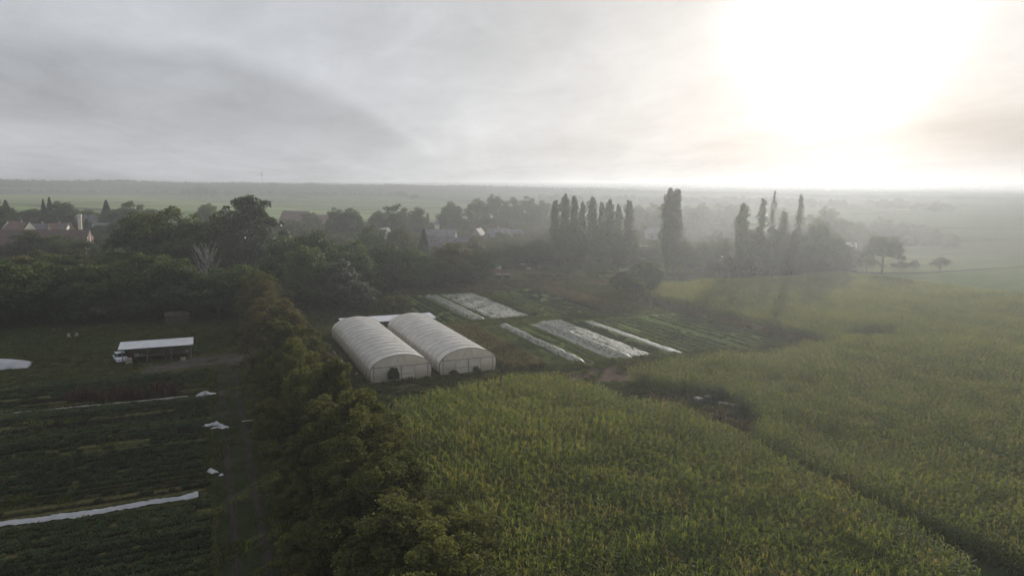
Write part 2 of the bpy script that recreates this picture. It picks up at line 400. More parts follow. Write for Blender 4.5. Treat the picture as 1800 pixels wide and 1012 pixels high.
R = lambda x0, x1, y0, y1: [(x0, y0), (x1, y0), (x1, y1), (x0, y1)]
patch_sheet('farm_track', R(-.2, 4.2, 20, 118), mat_ground('track grass', (.022, .030, .014), (.034, .038, .020)), .004, .3)
for i, x in enumerate((.7, 2.9)): patch_sheet('wheel_rut', R(x, x + .75, 20, 122), M_track, .010, .12)
patch_sheet('yard', [(-11, 121.5), (2, 124), (5, 118), (6, 131), (-1, 129), (-9, 126.5)], M_gravel, .008, .5)
patch_sheet('garden_path', [(44, 136.8), (112, 132), (112, 140), (68, 142.5), (44, 144.5)], M_grassy, .004, .5)
def mat_rows(name, seed, axis='x', k=(1, 1, 1)):
    m = newmat(name); nt = NT(m.node_tree); p = pos(nt); x, y, z = nt.sep(p)
    if axis == 'y': x, y = y, x
    wob = nt.math('MULTIPLY', nt.noise(p, .25, 3), .5)
    a = nt.noise(nt.comb(nt.math('ADD', nt.math('MULTIPLY', x, .95), wob), nt.math('MULTIPLY', y, .012), seed), 1, 2, .5)
    f = nt.noise(nt.vmath('MULTIPLY', p, (2.5, 1.2, 0)), 1, 4, .6)
    a = nt.math('ADD', a, nt.math('MULTIPLY', nt.math('SUBTRACT', f, .5), .16))
    c = nt.mix(nt.smooth(a, .40, .47), (.036, .034, .022), (.075, .105, .034))
    c = nt.mix(nt.smooth(a, .54, .60), c, (.150, .180, .062)); c = nt.mix(nt.smooth(a, .68, .74), c, (.12, .095, .06))
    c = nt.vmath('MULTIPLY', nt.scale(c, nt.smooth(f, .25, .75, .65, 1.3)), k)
    b = nt.add('ShaderNodeBsdfPrincipled'); nt.put(b.inputs['Base Color'], c); b.inputs['Roughness'].default_value = 1; b.inputs['Specular IOR Level'].default_value = 0
    bp = nt.add('ShaderNodeBump'); bp.inputs['Strength'].default_value = 1; bp.inputs['Distance'].default_value = .3; nt.put(bp.inputs['Height'], a)
    nt.l.new(bp.outputs[0], b.inputs['Normal']); nt.l.new(b.outputs[0], nt.add('ShaderNodeOutputMaterial').inputs[0]); return m
patch_sheet('garden_soil', R(44.3, 111.5, 100, 136.5), mat_rows('bed rows', 3.3), .005, .3)
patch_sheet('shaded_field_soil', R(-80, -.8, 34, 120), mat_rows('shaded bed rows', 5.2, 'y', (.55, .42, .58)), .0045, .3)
patch_sheet('far_garden_soil', R(45, 98, 144.5, 186), mat_rows('far bed rows', 8.1), .006, .3)
patch_sheet('headland', [(30, 92), (52, 96), (60, 96), (112, 95), (113, 100.5), (44, 101), (22, 100), (21, 92)], mat_ground('headland grass', (.085, .075, .035), (.075, .060, .038)), .007, .6)
patch_sheet('bare_patch', [(52.5, 92.5), (60, 88.5), (66, 89), (68, 93.5), (62, 97), (54, 97)], mat_ground('trodden soil', (.085, .060, .048), (.12, .085, .07)), .011, .7)
patch_sheet('clearing', [(60, 59.5), (67, 60), (70, 68), (69, 77), (62, 80), (59.5, 70)], M_dry, .006, .7)
patch_sheet('sunny_meadow', [(118, 200), (165, 205), (200, 235), (150, 262), (128, 235)], M_grassy, .005, 2)
patch_sheet('meadow', [G(1500, 478), G(1613, 479), G(1820, 467), G(1900, 420), G(1700, 425), G(1500, 440)], M_mead, .004, 2)
patch_sheet('crop_field', [(214, 60), (300, 60), (400, 120), (335, 178), (252, 178), (226, 182), (214, 174)], M_field, .012, 1)
patch_sheet('field_path', [G(1490, 479.5), G(1613, 481.5), G(1830, 467.5), G(1830, 465.8), G(1613, 479.5), G(1490, 477.5)], M_track, .02, .3)
patch_sheet('orchard_grass', [(50, 190), (118, 165), (135, 205), (150, 260), (110, 250), (60, 215)], mat_ground('orchard grass', (.060, .060, .034), (.080, .072, .040)), .0035, 2)
patch_sheet('village_green', [G(165, 452), G(205, 452), G(208, 436), G(170, 436)], mat_simple('bright lawn', (.10, .17, .035), .9), .02, 1)

# ================================================================== PLANT PATCHES
M_corn = mat_leaf('corn leaf', (.078, .117, .035), (.157, .182, .050), (.22, .185, .085), .65, .45, .035, .08)
M_corn_far = M_corn
def corn_plants(spots, hmean=2.25, seg=3, wid=.122, nl=9, erect=.5):
    V = []; T = []
    for (x, y) in spots:
        h = hmean * random.uniform(.82, 1.1); tilt = (random.gauss(0, .05), random.gauss(0, .05)); pa = random.uniform(0, TAU); pt = random.random()
        def at(z): return np.array([x + tilt[0] * z, y + tilt[1] * z, z])
        a0 = .02
        V.append([at(0) + (-a0, 0, 0), at(0) + (a0, 0, 0), at(h) + (a0 * .6, 0, 0), at(h) + (-a0 * .6, 0, 0)]); T.append(.5)
        for i in range(nl):
            f = i / (nl - 1); z = h * (.18 + .78 * f); a = pa + math.pi * i + random.gauss(0, .45)
            d = np.array([math.cos(a), math.sin(a), 0]); sd_ = np.array([-math.sin(a), math.cos(a), 0])
            ln = random.uniform(.50, .80) * (1 - .3 * abs(f - .5)); rise = random.uniform(.5, 1.0) * (.5 + f * (.6 + .9 * erect)); dr = random.uniform(.5, 1.35) * (1.2 - (.4 + .7 * erect) * f)
            prev = None; wv = wid * random.uniform(.8, 1.2)
            for k in range(seg + 1):
                t = k / seg; c = at(z) + d * ln * t * (1 - .15 * t) + np.array([0, 0, rise * t * ln - dr * ln * t * t * .9])
                ww = wv * (0.55 + 1.1 * t) * (1 - t) ** .6 if t < 1 else .004
                roll_ = random.gauss(0, .25)
                e = sd_ * math.cos(roll_) + np.array([0, 0, math.sin(roll_)])
                cur = (c - e * ww * .5, c + e * ww * .5)
                if prev is not None: V.append([prev[0], prev[1], cur[1], cur[0]]); T.append(.25 + .5 * pt + random.uniform(-.2, .2))
                prev = cur
        for k in range(2):
            a = random.uniform(0, TAU); q = at(h) + np.array([math.cos(a) * .13, math.sin(a) * .13, random.uniform(.15, .35)]); e = np.array([-math.sin(a), math.cos(a), 0]) * .018
            V.append([at(h) - e, at(h) + e, q + e, q - e]); T.append(.9)
    return np.array(V), np.array(T)
corn_meshes = []
for i in range(8):
    sp_ = [(r * .75 - .375 + random.gauss(0, .03), -.75 + (k + .5) * 1.5 / 7 + random.gauss(0, .04)) for r in (0, 1) for k in range(7) if random.random() > .05]
    V, T = corn_plants(sp_, erect=.5 if i < 4 else .25); corn_meshes.append(quads_mesh('corn_patch', V, T, M_corn))
corn_low = []
for i in range(4):
    sp_ = [(r * .75 - .375 + random.gauss(0, .04), -.75 + (k + .5) * .25) for r in (0, 1) for k in range(6)]
    V, T = corn_plants(sp_, seg=2, wid=.15, nl=8, erect=.6); corn_low.append(quads_mesh('corn_patch_far', V, T, M_corn_far))

def corn_field(name, test, box_, label, far=135):
    X, Y = grid(*box_, 1.5, .05)
    X = X + .25 * np.sin(Y / 9); k = test(X, Y) & infov(X, Y, 12)
    X, Y = X[k], Y[k]; n = len(X); D = np.hypot(X, Y)
    hs = .72 + .36 * vnoise(X, Y, 13, 1) + .30 * vnoise(X, Y, 3.0, 2); hs *= 1 - .0 * D
    er = (X < 46 + 14 * (vnoise(X, Y, 12, 7) - .5))
    vid = np.where(D < far, rng.integers(0, 4, n) + np.where(er ^ (rng.random(n) < .15), 0, 4), 8 + rng.integers(0, 4, n))
    scl = np.stack([np.full(n, 1.04), np.full(n, 1.04), hs], 1)
    return scatter(name, np.stack([X, Y, np.zeros(n)], 1), rng.integers(0, 2, n) * math.pi, scl, vid, corn_meshes + corn_low, label, 'corn')
def near_test(X, Y):
    e = vnoise(X, Y, 5, 5) * 2.2
    far_edge = np.interp(X, [18.5, 25, 31, 38, 46.5, 50, 52.3, 58], [83, 86.5, 88.8, 90, 90.5, 86, 76, 70])
    edge = np.interp(Y, [30, 55, 75, 95], [53.6, 55.9, 55.9, 52])
    return (X > 17.4 + e * .8) & (X < edge - e * .25) & (Y < far_edge - e * .4)
corn_field('corn_crop', near_test, (16, 60, 30, 96), 'tall green corn in the nearer field, left of the dark wheel gap')
def right_test(X, Y):
    e = vnoise(X, Y, 5, 9) * 2.0
    left = np.interp(Y, [30, 55, 59.5, 62, 68, 75, 78, 82, 95], [56.2, 57.1, 58.6, 62.8, 65.5, 66.3, 62.5, 60.0, 59])
    a = (X > left + e * .3) & (X < 113) & (Y < 89.5 + (X - 60) * .07 - e * .5)
    b_ = (X >= 112.6) & (X < 212) & (Y < 173 - np.maximum(0, X - 205) * 2 - e * .6) & (X > 112.6 + e * .4)
    miss = ((X - 124) / 9) ** 2 + ((Y - 95.5) / 2.6) ** 2 < 1 + .5 * (vnoise(X, Y, 3, 3) - .5)
    tram = (np.abs(X - 201) < .8) | (np.abs(X - 84) < .0)
    return (a | b_) & ~miss & ~tram
corn_field('corn_crop', right_test, (55, 214, 24, 176), 'wide corn field filling the right of the view up to the poplars')

# --- low plants and grass
M_grass = mat_leaf('grass blade', (.040, .060, .018), (.085, .095, .032), (.14, .12, .06), .8, .3, .08, .05)
M_veg = mat_leaf('vegetable leaf', (.046, .070, .040), (.085, .110, .058), (.09, .095, .055), .8, .3, .10, .05)
M_gveg = mat_leaf('garden vegetable leaf', (.060, .092, .030), (.110, .140, .045), (.13, .14, .06), .8, .3, .10, .05)
M_vegdark = mat_leaf('dark vegetable leaf', (.034, .052, .032), (.056, .074, .042), (.070, .055, .050), .8, .3, .09, .05)
M_brown = mat_leaf('dry weed leaf', (.080, .068, .036), (.120, .100, .048), (.15, .12, .06), .7, .3, .2, .2)
M_red = mat_leaf('reddish stem', (.050, .030, .024), (.070, .045, .032), (.10, .06, .04), .7, .2, .3, .2)
def tuft(n, h, w, up, mat, name, size=1.0, heads=0):
    V = []; 
    for k in range(n):
        x, y = random.uniform(-.5, .5) * size, random.uniform(-.5, .5) * size; a = random.uniform(0, TAU)
        hh = h * random.uniform(.5, 1.15); d = np.array([math.cos(a), math.sin(a), 0]); e = np.array([-d[1], d[0], 0]) * w * random.uniform(.6, 1.3)
        lean = random.uniform(.1, 1) * (1 - up) * hh * 1.3; p0 = np.array([x, y, 0.]); p1 = p0 + d * lean * .45 + np.array([0, 0, hh * .75]); p2 = p0 + d * lean + np.array([0, 0, hh * random.uniform(.7, 1)])
        V.append([p0 - e * .5, p0 + e * .5, p1 + e, p1 - e]); V.append([p1 - e, p1 + e, p2 + e * .15, p2 - e * .15])
    V = np.array(V); return quads_mesh(name, V, rng.uniform(.1, .9, len(V)), mat)
grass_m = [tuft(110, .30, .03, .6, M_grass, 'grass_patch', 1.5) for _ in range(5)]
tall_m = [tuft(90, .9, .035, .65, M_grass, 'tall_grass_patch', 1.2) for _ in range(4)]
veg_m = [tuft(80, .42, .07, .25, M_veg, 'vegetable_patch') for _ in range(4)]
gveg_m = [tuft(80, .42, .07, .25, M_gveg, 'garden_patch') for _ in range(4)]
vegd_m = [tuft(80, .45, .06, .3, M_vegdark, 'dark_vegetable_patch') for _ in range(4)]
brown_m = [tuft(60, 1.35, .05, .75, M_brown, 'weed_patch') for _ in range(4)]
red_m = [tuft(40, 1.7, .05, .85, M_red, 'red_plant_patch') for _ in range(3)]
def cover(name, X, Y, meshes, label, cat, smin=.8, smax=1.25, zs=None):
    n = len(X); s = rng.uniform(smin, smax, n); z = s if zs is None else s * zs
    return scatter(name, np.stack([X, Y, np.zeros(n)], 1), rng.uniform(0, TAU, n), np.stack([s, s, z], 1), rng.integers(0, len(meshes), n), meshes, label, cat)
# grass everywhere near that is not corn, bed or building
X, Y = grid(-75, 118, 32, 200, 1.35, .45)
k = infov(X, Y, 8) & ~near_test(X, Y) & ~right_test(X, Y)
k &= ~((X > 21.8) & (X < 44) & (Y > 102) & (Y < 138)) & ~((X > 55.4) & (X < 57.4) & (Y < 76)) & ~((X > .4) & (X < 3.9) & (Y < 122) & (rng.random(len(X)) < .85))
k &= ~((X > 44) & (X < 111) & (Y > 100) & (Y < 136.5)) & ~((X > 44) & (X < 98) & (Y > 144.5) & (Y < 186)) & ~((X < -1) & (Y > 67.6) & (Y < 73.2)) & ~((X < -1) & (Y < 120) & (rng.random(len(X)) < .8)) & ~((X > -11) & (X < 5) & (Y > 121) & (Y < 131) & (rng.random(len(X)) < .9))
k &= ~((X > 52) & (X < 67) & (Y > 88.5) & (Y < 97) & (rng.random(len(X)) < .8))
X, Y = X[k], Y[k]; cover('grass', X, Y, grass_m, 'short rough grass on the ground between the beds and tracks', 'grass', .7, 1.3, .5 + .9 * vnoise(X, Y, 8, 4))
# taller growth round the greenhouses, along the headland and in the clearing
X, Y = grid(17, 113, 60, 140, 1.1, .5)
hl = (Y > 90 + (X - 60) * .07) & (Y < 101) & (X > 44) & (vnoise(X, Y, 4, 8) > .35) & ~((X > 52) & (X < 67) & (Y < 97.5) & (rng.random(len(X)) < .9))
gh = (X > 15) & (X < 22) & (Y > 84) & (Y < 137)
cl = (X > 59) & (X < 70) & (Y > 60) & (Y < 80) & (vnoise(X, Y, 3, 8) > .45)
fr = (X > 22) & (X < 46) & (Y > 90) & (Y < 101.6) & (vnoise(X, Y, 3, 2) > .45)
k = (hl | gh | cl | fr) & ~near_test(X, Y) & ~right_test(X, Y)
X, Y = X[k], Y[k]; cover('tall_grass', X, Y, tall_m, 'knee high grass on the headland and around the greenhouses', 'grass', .7, 1.2, .4 + .7 * vnoise(X, Y, 3, 4))
X, Y = grid(57.5, 69, 58, 80, .9, .5); k = ~right_test(X, Y) & ~near_test(X, Y) & (vnoise(X, Y, 2.5, 8) > .3) & ((np.abs(X - 64) > 2.4) | (np.abs(Y - 73.3) > 2))
X, Y = X[k], Y[k]; cover('dry_weeds', X, Y, brown_m, 'dry brownish weeds in the corn clearing', 'weeds', .7, 1.1, .8)
# shaded vegetable field on the left: strips across
Xa, Ya = [], []; Xb, Yb = [], []
yy = 36.0; k_ = 0
while yy < 120:
    wd = random.uniform(.4, .75); typ = vnoise([yy * 1.0], [0.], 5.5, 3)[0]
    xs = np.arange(-75, -1.2, .62); xs = xs + rng.uniform(-.2, .2, len(xs)); ys = yy + rng.uniform(-.12, .12, len(xs))
    keep = (rng.random(len(xs)) < (.9 if typ > .25 else .35)) & infov(xs, ys, 8) & ~((ys > 68.7) & (ys < 72.2)) & ~((ys > 104.6) & (ys < 110.8) & (xs > -21))
    (Xa if typ > .5 else Xb).append(xs[keep]); (Ya if typ > .5 else Yb).append(ys[keep]); yy += wd + random.uniform(.3, .7)
X, Y = np.concatenate(Xa), np.concatenate(Ya); cover('vegetable_rows', X, Y, veg_m, 'leafy green vegetable rows in the shaded field on the left', 'vegetables', .5, .95)
X, Y = np.concatenate(Xb), np.concatenate(Yb); cover('dark_vegetable_rows', X, Y, vegd_m, 'dark purplish vegetable rows in the shaded field on the left', 'vegetables', .5, 1.0)
X, Y = grid(-18.5, -4.5, 106.8, 110.5, .8, .45); k = vnoise(X, Y, 1.6, 4) > .42
cover('reddish_plants', X[k], Y[k], red_m, 'tall reddish dying plants standing in a band in the shaded field', 'plants', .6, 1.05)
# beds in the garden
def rows(x0, x1, y0, y1, pitch, thr=.15, w=.25):
    A, B = [], []
    x = x0
    while x < x1:
        ys = np.arange(y0, y1, .55) + rng.uniform(-.15, .15, len(np.arange(y0, y1, .55))); xs = x + rng.uniform(-w, w, len(ys))
        kk = vnoise(xs, ys, 3, int(x)) > thr; A.append(xs[kk]); B.append(ys[kk]); x += pitch
    return np.concatenate(A), np.concatenate(B)
parts = [rows(52, 57.5, 101.5, 135, .8, .2), rows(60.9, 65, 102, 136, 1.6, .3, .12), rows(82, 95, 101, 135, 2.2, .2, .12), rows(97, 110, 100, 134, 2.6, .2, .12), rows(73.5, 80, 146, 182, 1.9, .2, .12)]
X = np.concatenate([q[0] for q in parts]); Y = np.concatenate([q[1] for q in parts])
cover('garden_vegetables', X, Y, gveg_m, 'green vegetable rows in the beds between the fleece strips', 'vegetables', .7, 1.15)
parts = [rows(46, 54, 146, 182, 1.9, .3, .12), rows(81, 90, 146, 184, 2.1, .3, .12), rows(74.5, 78.5, 102, 134, 1.0, .5)]
X = np.concatenate([q[0] for q in parts]); Y = np.concatenate([q[1] for q in parts])
cover('dark_garden_rows', X, Y, vegd_m, 'low dark rows in the far beds of the market garden', 'vegetables', .7, 1.1)
parts = [rows(44.9, 52, 100.5, 137, .75, .15), rows(90.5, 97.5, 142, 186, .8, .2, .4), rows(108, 111.5, 101, 160, 1.1, .5, .4)]
X = np.concatenate([q[0] for q in parts]); Y = np.concatenate([q[1] for q in parts])
cover('brown_weedy_crop', X, Y, brown_m, 'tall brown weedy crop beside the right greenhouse and along the far beds', 'plants', .7, 1.15)
X, Y = rows(70.4, 72.6, 146, 183, .6, .1, .3); cover('tall_green_strip', X, Y, tall_m, 'strip of tall pale green growth along the far fleece bed', 'plants', .9, 1.2)
X, Y = grid(48, 118, 186, 206, 1.1, .5); k = (vnoise(X, Y, 5, 6) > .3) & ~((X > 112) & (Y < 174)); X, Y = X[k], Y[k]
cover('brown_rough_grass', X, Y, brown_m, 'brown rough growth behind the far beds', 'grass', .5, 1.0, .6)
X, Y = grid(100, 150, 160, 240, 1.6, .5); k = (vnoise(X, Y, 6, 6) > .45) & ~right_test(X, Y) & (Y > 175 - (150 - X) * .5); X, Y = X[k], Y[k]
cover('meadow_grass', X, Y, tall_m, 'uneven meadow grass between the garden and the tall poplars', 'grass', .6, 1.3, .7)

# ================================================================== TREES
M_bark = mat_simple('bark', (.075, .06, .048), .9, .35, 3, bump=.5)
M_bark_pale = mat_simple('pale dead bark', (.24, .23, .205), .85, .25, 3)
M_leaf = {
 'oak': mat_leaf('broadleaf foliage', (.038, .066, .022), (.072, .102, .032), (.095, .105, .035), .6, .28, .02, .15, .5),
 'olive': mat_leaf('yellowing foliage', (.065, .078, .026), (.105, .105, .036), (.15, .12, .045), .55, .3, .03, .25, .4),
 'silver': mat_leaf('grey green foliage', (.050, .066, .036), (.080, .095, .055), (.11, .12, .075), .45, .25, .03, .35, .4),
 'poplar': mat_leaf('poplar foliage', (.040, .062, .022), (.070, .092, .034), (.10, .11, .05), .45, .28, .03, .35, .3),
 'hedge': mat_leaf('hedge foliage', (.056, .072, .028), (.118, .124, .043), (.12, .115, .048), .8, .40, .06, .08, .4),
 'autumn': mat_leaf('autumn foliage', (.070, .064, .028), (.105, .090, .036), (.12, .09, .04), .7, .3, .1, .3, .4),
 'conifer': mat_leaf('conifer foliage', (.020, .040, .018), (.032, .055, .024), (.045, .06, .028), .6, .12, .03, .2, .3),
 'shrub': mat_leaf('shrub foliage', (.038, .055, .020), (.070, .082, .030), (.10, .09, .04), .7, .28, .08, .08, .4),
}
def crown_leaves(H, Rr, n, leaf, seed, z0=.22, ncl=46, lumpy=.3, squash=1.0, clump=(.20, .36)):
    r = np.random.default_rng(seed); zc = H * (z0 + (1 - z0) / 2); hz_ = H * (1 - z0) / 2
    ph = r.uniform(0, TAU, 6)
    cen = []; rad_ = []
    for i in range(ncl):
        d = r.normal(size=3); d /= np.linalg.norm(d)
        if d[2] < -.75: d[2] *= -1
        a = math.atan2(d[1], d[0])
        lump = 1 + lumpy * (.5 * math.sin(2 * a + ph[0]) + .35 * math.sin(3 * a + ph[1]) + .3 * math.sin(5 * d[2] + ph[2] + a))
        k = r.uniform(.35, .92) ** .6 * lump
        hr_ = math.hypot(d[0], d[1]); taper = 1 - .2 * max(0, d[2])
        if d[2] < 0: taper = (1 - d[2] ** 2) ** .25 / max(hr_, .2)
        cen.append((d[0] * Rr * k * taper, d[1] * Rr * k * taper, zc + d[2] * hz_ * k * .86)); rad_.append(Rr * r.uniform(*clump) * (1.1 - .25 * k))
    cen = np.array(cen); rad_ = np.array(rad_)
    w_ = rad_ ** 2; idx = r.choice(ncl, n, p=w_ / w_.sum())
    d = r.normal(size=(n, 3)); d /= np.linalg.norm(d, axis=1)[:, None]
    flip = (d[:, 2] < -.2) & (r.random(n) < .6); d[flip, 2] *= -1
    sub = 1 + .28 * np.sin(d[:, 0] * 6 + idx) * np.sin(d[:, 1] * 7 + idx * 1.3) + .18 * np.sin(d[:, 2] * 11 + idx)
    rr = rad_[idx] * (r.uniform(.55, 1.0, n) ** .5) * sub
    C = cen[idx] + d * rr[:, None] * np.array([1, 1, .78 * squash])
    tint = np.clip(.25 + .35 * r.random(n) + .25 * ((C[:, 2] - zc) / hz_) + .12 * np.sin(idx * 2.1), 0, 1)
    return C, d, tint, cen
def trunk_mb(H, Rr, cen, base_r, seed, top=.7):
    r = random.Random(seed); b = MB()
    pts = [(0, 0, -.3)]; n = 6
    for i in range(1, n + 1): pts.append((r.gauss(0, .02) * H * i / n, r.gauss(0, .02) * H * i / n, H * top * i / n))
    b.tube(pts, [base_r * (1.25 if i == 0 else 1 - .8 * i / n) for i in range(n + 1)], 7)
    sel = sorted(range(len(cen)), key=lambda i: -np.hypot(cen[i][0], cen[i][1]))[:14]
    for i in sel:
        c = cen[i]; zt = max(H * .16, c[2] - Rr * r.uniform(.5, .9)); zt = min(zt, H * top * .95); f = zt / (H * top)
        q = [pts[min(n, int(f * n))][0], pts[min(n, int(f * n))][1], zt]
        mid = [(q[0] + c[0]) / 2, (q[1] + c[1]) / 2, (zt * .45 + c[2] * .55)]
        b.tube([q, mid, tuple(c)], [base_r * .38 * (1 - .6 * f), base_r * .2, base_r * .06], 5)
    return b
TREES = {}
def deftree(key, kind, H, Rr, n, leaf, seed, base_r=.35, **kw):
    C, d, t, cen = crown_leaves(H, Rr, n, leaf, seed, **kw)
    V = leafquads(C, leaf, d * .9 + np.array([0, 0, .35]), 1.0)
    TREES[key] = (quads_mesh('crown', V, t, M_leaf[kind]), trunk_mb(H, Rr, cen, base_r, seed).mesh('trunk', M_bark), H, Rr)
for i in range(4): deftree('oak%d' % i, 'oak', 20, 7.5, 15000, .62, 20 + i, .45, ncl=54 + 5 * i, lumpy=.34, z0=.05)
for i in range(2): deftree('stand%d' % i, 'oak', 12, 5.2, 12000, .5, 120 + i, .3, ncl=46, lumpy=.3, z0=.2)
for i in range(2): deftree('olive%d' % i, 'olive', 16, 6, 12000, .55, 30 + i, .3, ncl=50, lumpy=.4, z0=.04)
for i in range(2): deftree('silver%d' % i, 'silver', 26, 8.5, 24000, .55, 40 + i, .5, ncl=130, lumpy=.22, z0=.03, clump=(.10, .22))
for i in range(5): deftree('hedge%d' % i, 'hedge', 11, 4.6, 52000, .21, 50 + i, .2, ncl=120, lumpy=.5, z0=.03, clump=(.09, .23))
for i in range(2): deftree('autumn%d' % i, 'autumn', 11, 4.4, 40000, .22, 60 + i, .2, ncl=110, lumpy=.45, z0=.03, clump=(.10, .24))
for i in range(3): deftree('shrub%d' % i, 'shrub', 4, 2.4, 5000, .30, 70 + i, .08, ncl=26, lumpy=.35, z0=.0, clump=(.26, .42))
def poplar(key, H, Rr, n, leaf, seed, sparse=0):
    r = np.random.default_rng(seed); V = []; K = 120
    a = r.uniform(0, TAU, K); f = np.linspace(.10, .985, K); prof = Rr * (np.minimum(1, f * 3.5) * np.minimum(1, (1 - f) * 3.4 + .13) ** .8 * .9 + .04) * r.uniform(.5, 1.2, K)
    off = r.uniform(.1, .72, K) * prof; cen = np.stack([np.cos(a) * off, np.sin(a) * off, f * H], 1); idx = r.integers(0, K, n)
    if sparse: keep = r.random(K) > sparse; idx = idx[keep[idx]]
    n = len(idx); d = r.normal(size=(n, 3)); d /= np.linalg.norm(d, axis=1)[:, None]
    rr = (prof[idx] * .42 + .15) * r.uniform(.5, 1.05, n) ** .5
    C = cen[idx] + d * rr[:, None] * np.array([1, 1, 1.5]); t = np.clip(.3 + .4 * r.random(n), 0, 1)
    b = MB(); b.tube([(0, 0, -.3), (0, 0, H * .5), (.2, 0, H * .97)], [.5, .3, .05], 7)
    for i in range(0, K, 6): b.tube([(0, 0, f[i] * H - 3 if f[i] * H > 4 else f[i] * H * .5), tuple(cen[i])], [.12, .04], 4)
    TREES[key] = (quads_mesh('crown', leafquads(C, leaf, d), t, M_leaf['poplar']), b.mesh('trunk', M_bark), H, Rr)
for i in range(4): poplar('poplar%d' % i, 30, 3.8, 17000, .5, 80 + i)
poplar('thinpop0', 30, 3.0, 7000, .55, 90, .45); poplar('thinpop1', 30, 2.8, 8000, .55, 91, .35)
def conifer(key, H, Rr, n, leaf, seed):
    r = np.random.default_rng(seed); f = r.uniform(.06, 1, n) ** .8; tier = np.floor(f * 16) / 16; rad2 = Rr * (1 - f) * (.75 + .35 * (1 - (f - tier) * 16)) + .1
    a = r.uniform(0, TAU, n); a = a + .15 * np.sin(a * 9 + tier * 40); q = r.uniform(.3, 1, n) ** .5 * rad2
    C = np.stack([np.cos(a) * q, np.sin(a) * q, f * H - q * .25], 1); d = np.stack([np.cos(a), np.sin(a), np.full(n, .6)], 1)
    b = MB(); b.tube([(0, 0, -.3), (0, 0, H * .6), (0, 0, H * .99)], [.28, .15, .03], 6)
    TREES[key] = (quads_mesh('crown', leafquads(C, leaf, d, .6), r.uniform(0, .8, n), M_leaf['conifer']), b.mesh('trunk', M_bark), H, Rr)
for i in range(2): conifer('conifer%d' % i, 16, 3.6, 8000, .5, 95 + i)

def tree(name, key, x, y, H, W, label, group=None, cat='tree', z=0.0):
    cr, tr, h0, r0 = TREES[key]
    rx = W / 2 / r0; e = empty(name, (x, y, z), random.uniform(0, TAU), label, cat, group)
    e.scale = (rx * random.uniform(.95, 1.05), rx * random.uniform(.95, 1.05), H / h0)
    inst('trunk', tr, e); inst('crown', cr, e); return e
def T(px, base, top, wpx, key, label, group=None, name=None, cat='tree'):
    x, y, H, D = spot(px, base, top)
    if name is None: name = {'oak': 'broadleaf_tree', 'sta': 'broadleaf_tree', 'oli': 'yellowing_tree', 'sil': 'tall_tree', 'hed': 'hedge_tree', 'aut': 'autumn_tree', 'shr': 'shrub', 'pop': 'poplar_tree', 'thi': 'poplar_tree', 'con': 'conifer_tree'}[key[:3]]
    if key[:3] == 'shr' and cat == 'tree': cat = 'shrub'
    if key[:3] in ('pop', 'thi'): cat = 'poplar'
    if key[:3] == 'con': cat = 'conifer'
    return tree(name, key, x, y, H, wpx / CF * math.hypot(D, CH), label, group, cat)
ORD = 'first second third fourth fifth sixth seventh eighth ninth tenth eleventh twelfth thirteenth fourteenth fifteenth sixteenth seventeenth eighteenth nineteenth twentieth'.split()
def row(lst, text, group):
    for i, (px, base, top, wp, key) in enumerate(lst): T(px, base, top, wp, key, text % ORD[i], group)

# shaded wood behind the open shed (front edge)
row([(-60, 575, 455, 150, 'oak0'), (5, 570, 452, 125, 'oak1'), (62, 566, 460, 115, 'oak2'), (112, 562, 468, 100, 'oak3'), (158, 562, 462, 105, 'oak0'), (205, 560, 458, 110, 'oak2'),
     (262, 558, 440, 120, 'oak1'), (322, 558, 455, 105, 'oak3'), (385, 560, 470, 100, 'oak0'), (432, 556, 462, 95, 'oak2')],
    '%s tree from the left in the dark wood edge behind the open shed', 'trees of the dark wood edge')
row([(-30, 520, 452, 120, 'oak2'), (40, 515, 450, 100, 'olive0'), (95, 512, 448, 90, 'oak3'), (215, 508, 442, 100, 'oak0'), (255, 505, 372, 100, 'oak2'), (300, 508, 357, 115, 'oak1'), (345, 505, 378, 80, 'oak3'), (385, 503, 374, 75, 'olive1')],
    '%s tree from the left in the taller wood between dark wood edge and village', 'taller trees behind the dark wood edge')
T(448, 500, 333, 112, 'silver0', 'very tall grey green tree rising above the wood left of centre')
T(418, 498, 372, 60, 'silver1', 'slim grey tree close against the very tall grey green tree')
row([(505, 515, 415, 95, 'oak3'), (560, 522, 402, 95, 'oak0'), (545, 545, 430, 90, 'oak2'), (598, 545, 452, 90, 'silver1'), (625, 525, 418, 75, 'oak1'), (637, 548, 492, 70, 'silver0')],
    '%s leafy tree from the left in the wood behind the left greenhouse', 'trees behind the left greenhouse')
T(683, 552, 520, 34, 'shrub0', 'round dark shrub beside the white roofed shed behind the greenhouses', cat='shrub')
T(705, 548, 518, 34, 'shrub1', 'pale sparse shrub at the corner of the garden behind the right greenhouse', cat='shrub')
row([(680, 512, 425, 80, 'oak2'), (722, 512, 432, 80, 'oak0'), (765, 508, 440, 80, 'oak1'), (800, 508, 425, 75, 'olive0'), (838, 505, 440, 70, 'oak3')],
    '%s tree from the left in the dark clump behind the far fleece beds', 'trees of the dark clump behind the beds')
row([(655, 470, 392, 60, 'oak1'), (705, 465, 398, 60, 'olive1'), (745, 468, 402, 42, 'conifer0'), (835, 470, 418, 50, 'olive0'), (872, 472, 430, 50, 'oak2'), (905, 470, 425, 55, 'oak0'), (945, 468, 420, 60, 'oak3')],
    '%s garden tree from the left among the village roofs at the centre', 'garden trees at the village centre')
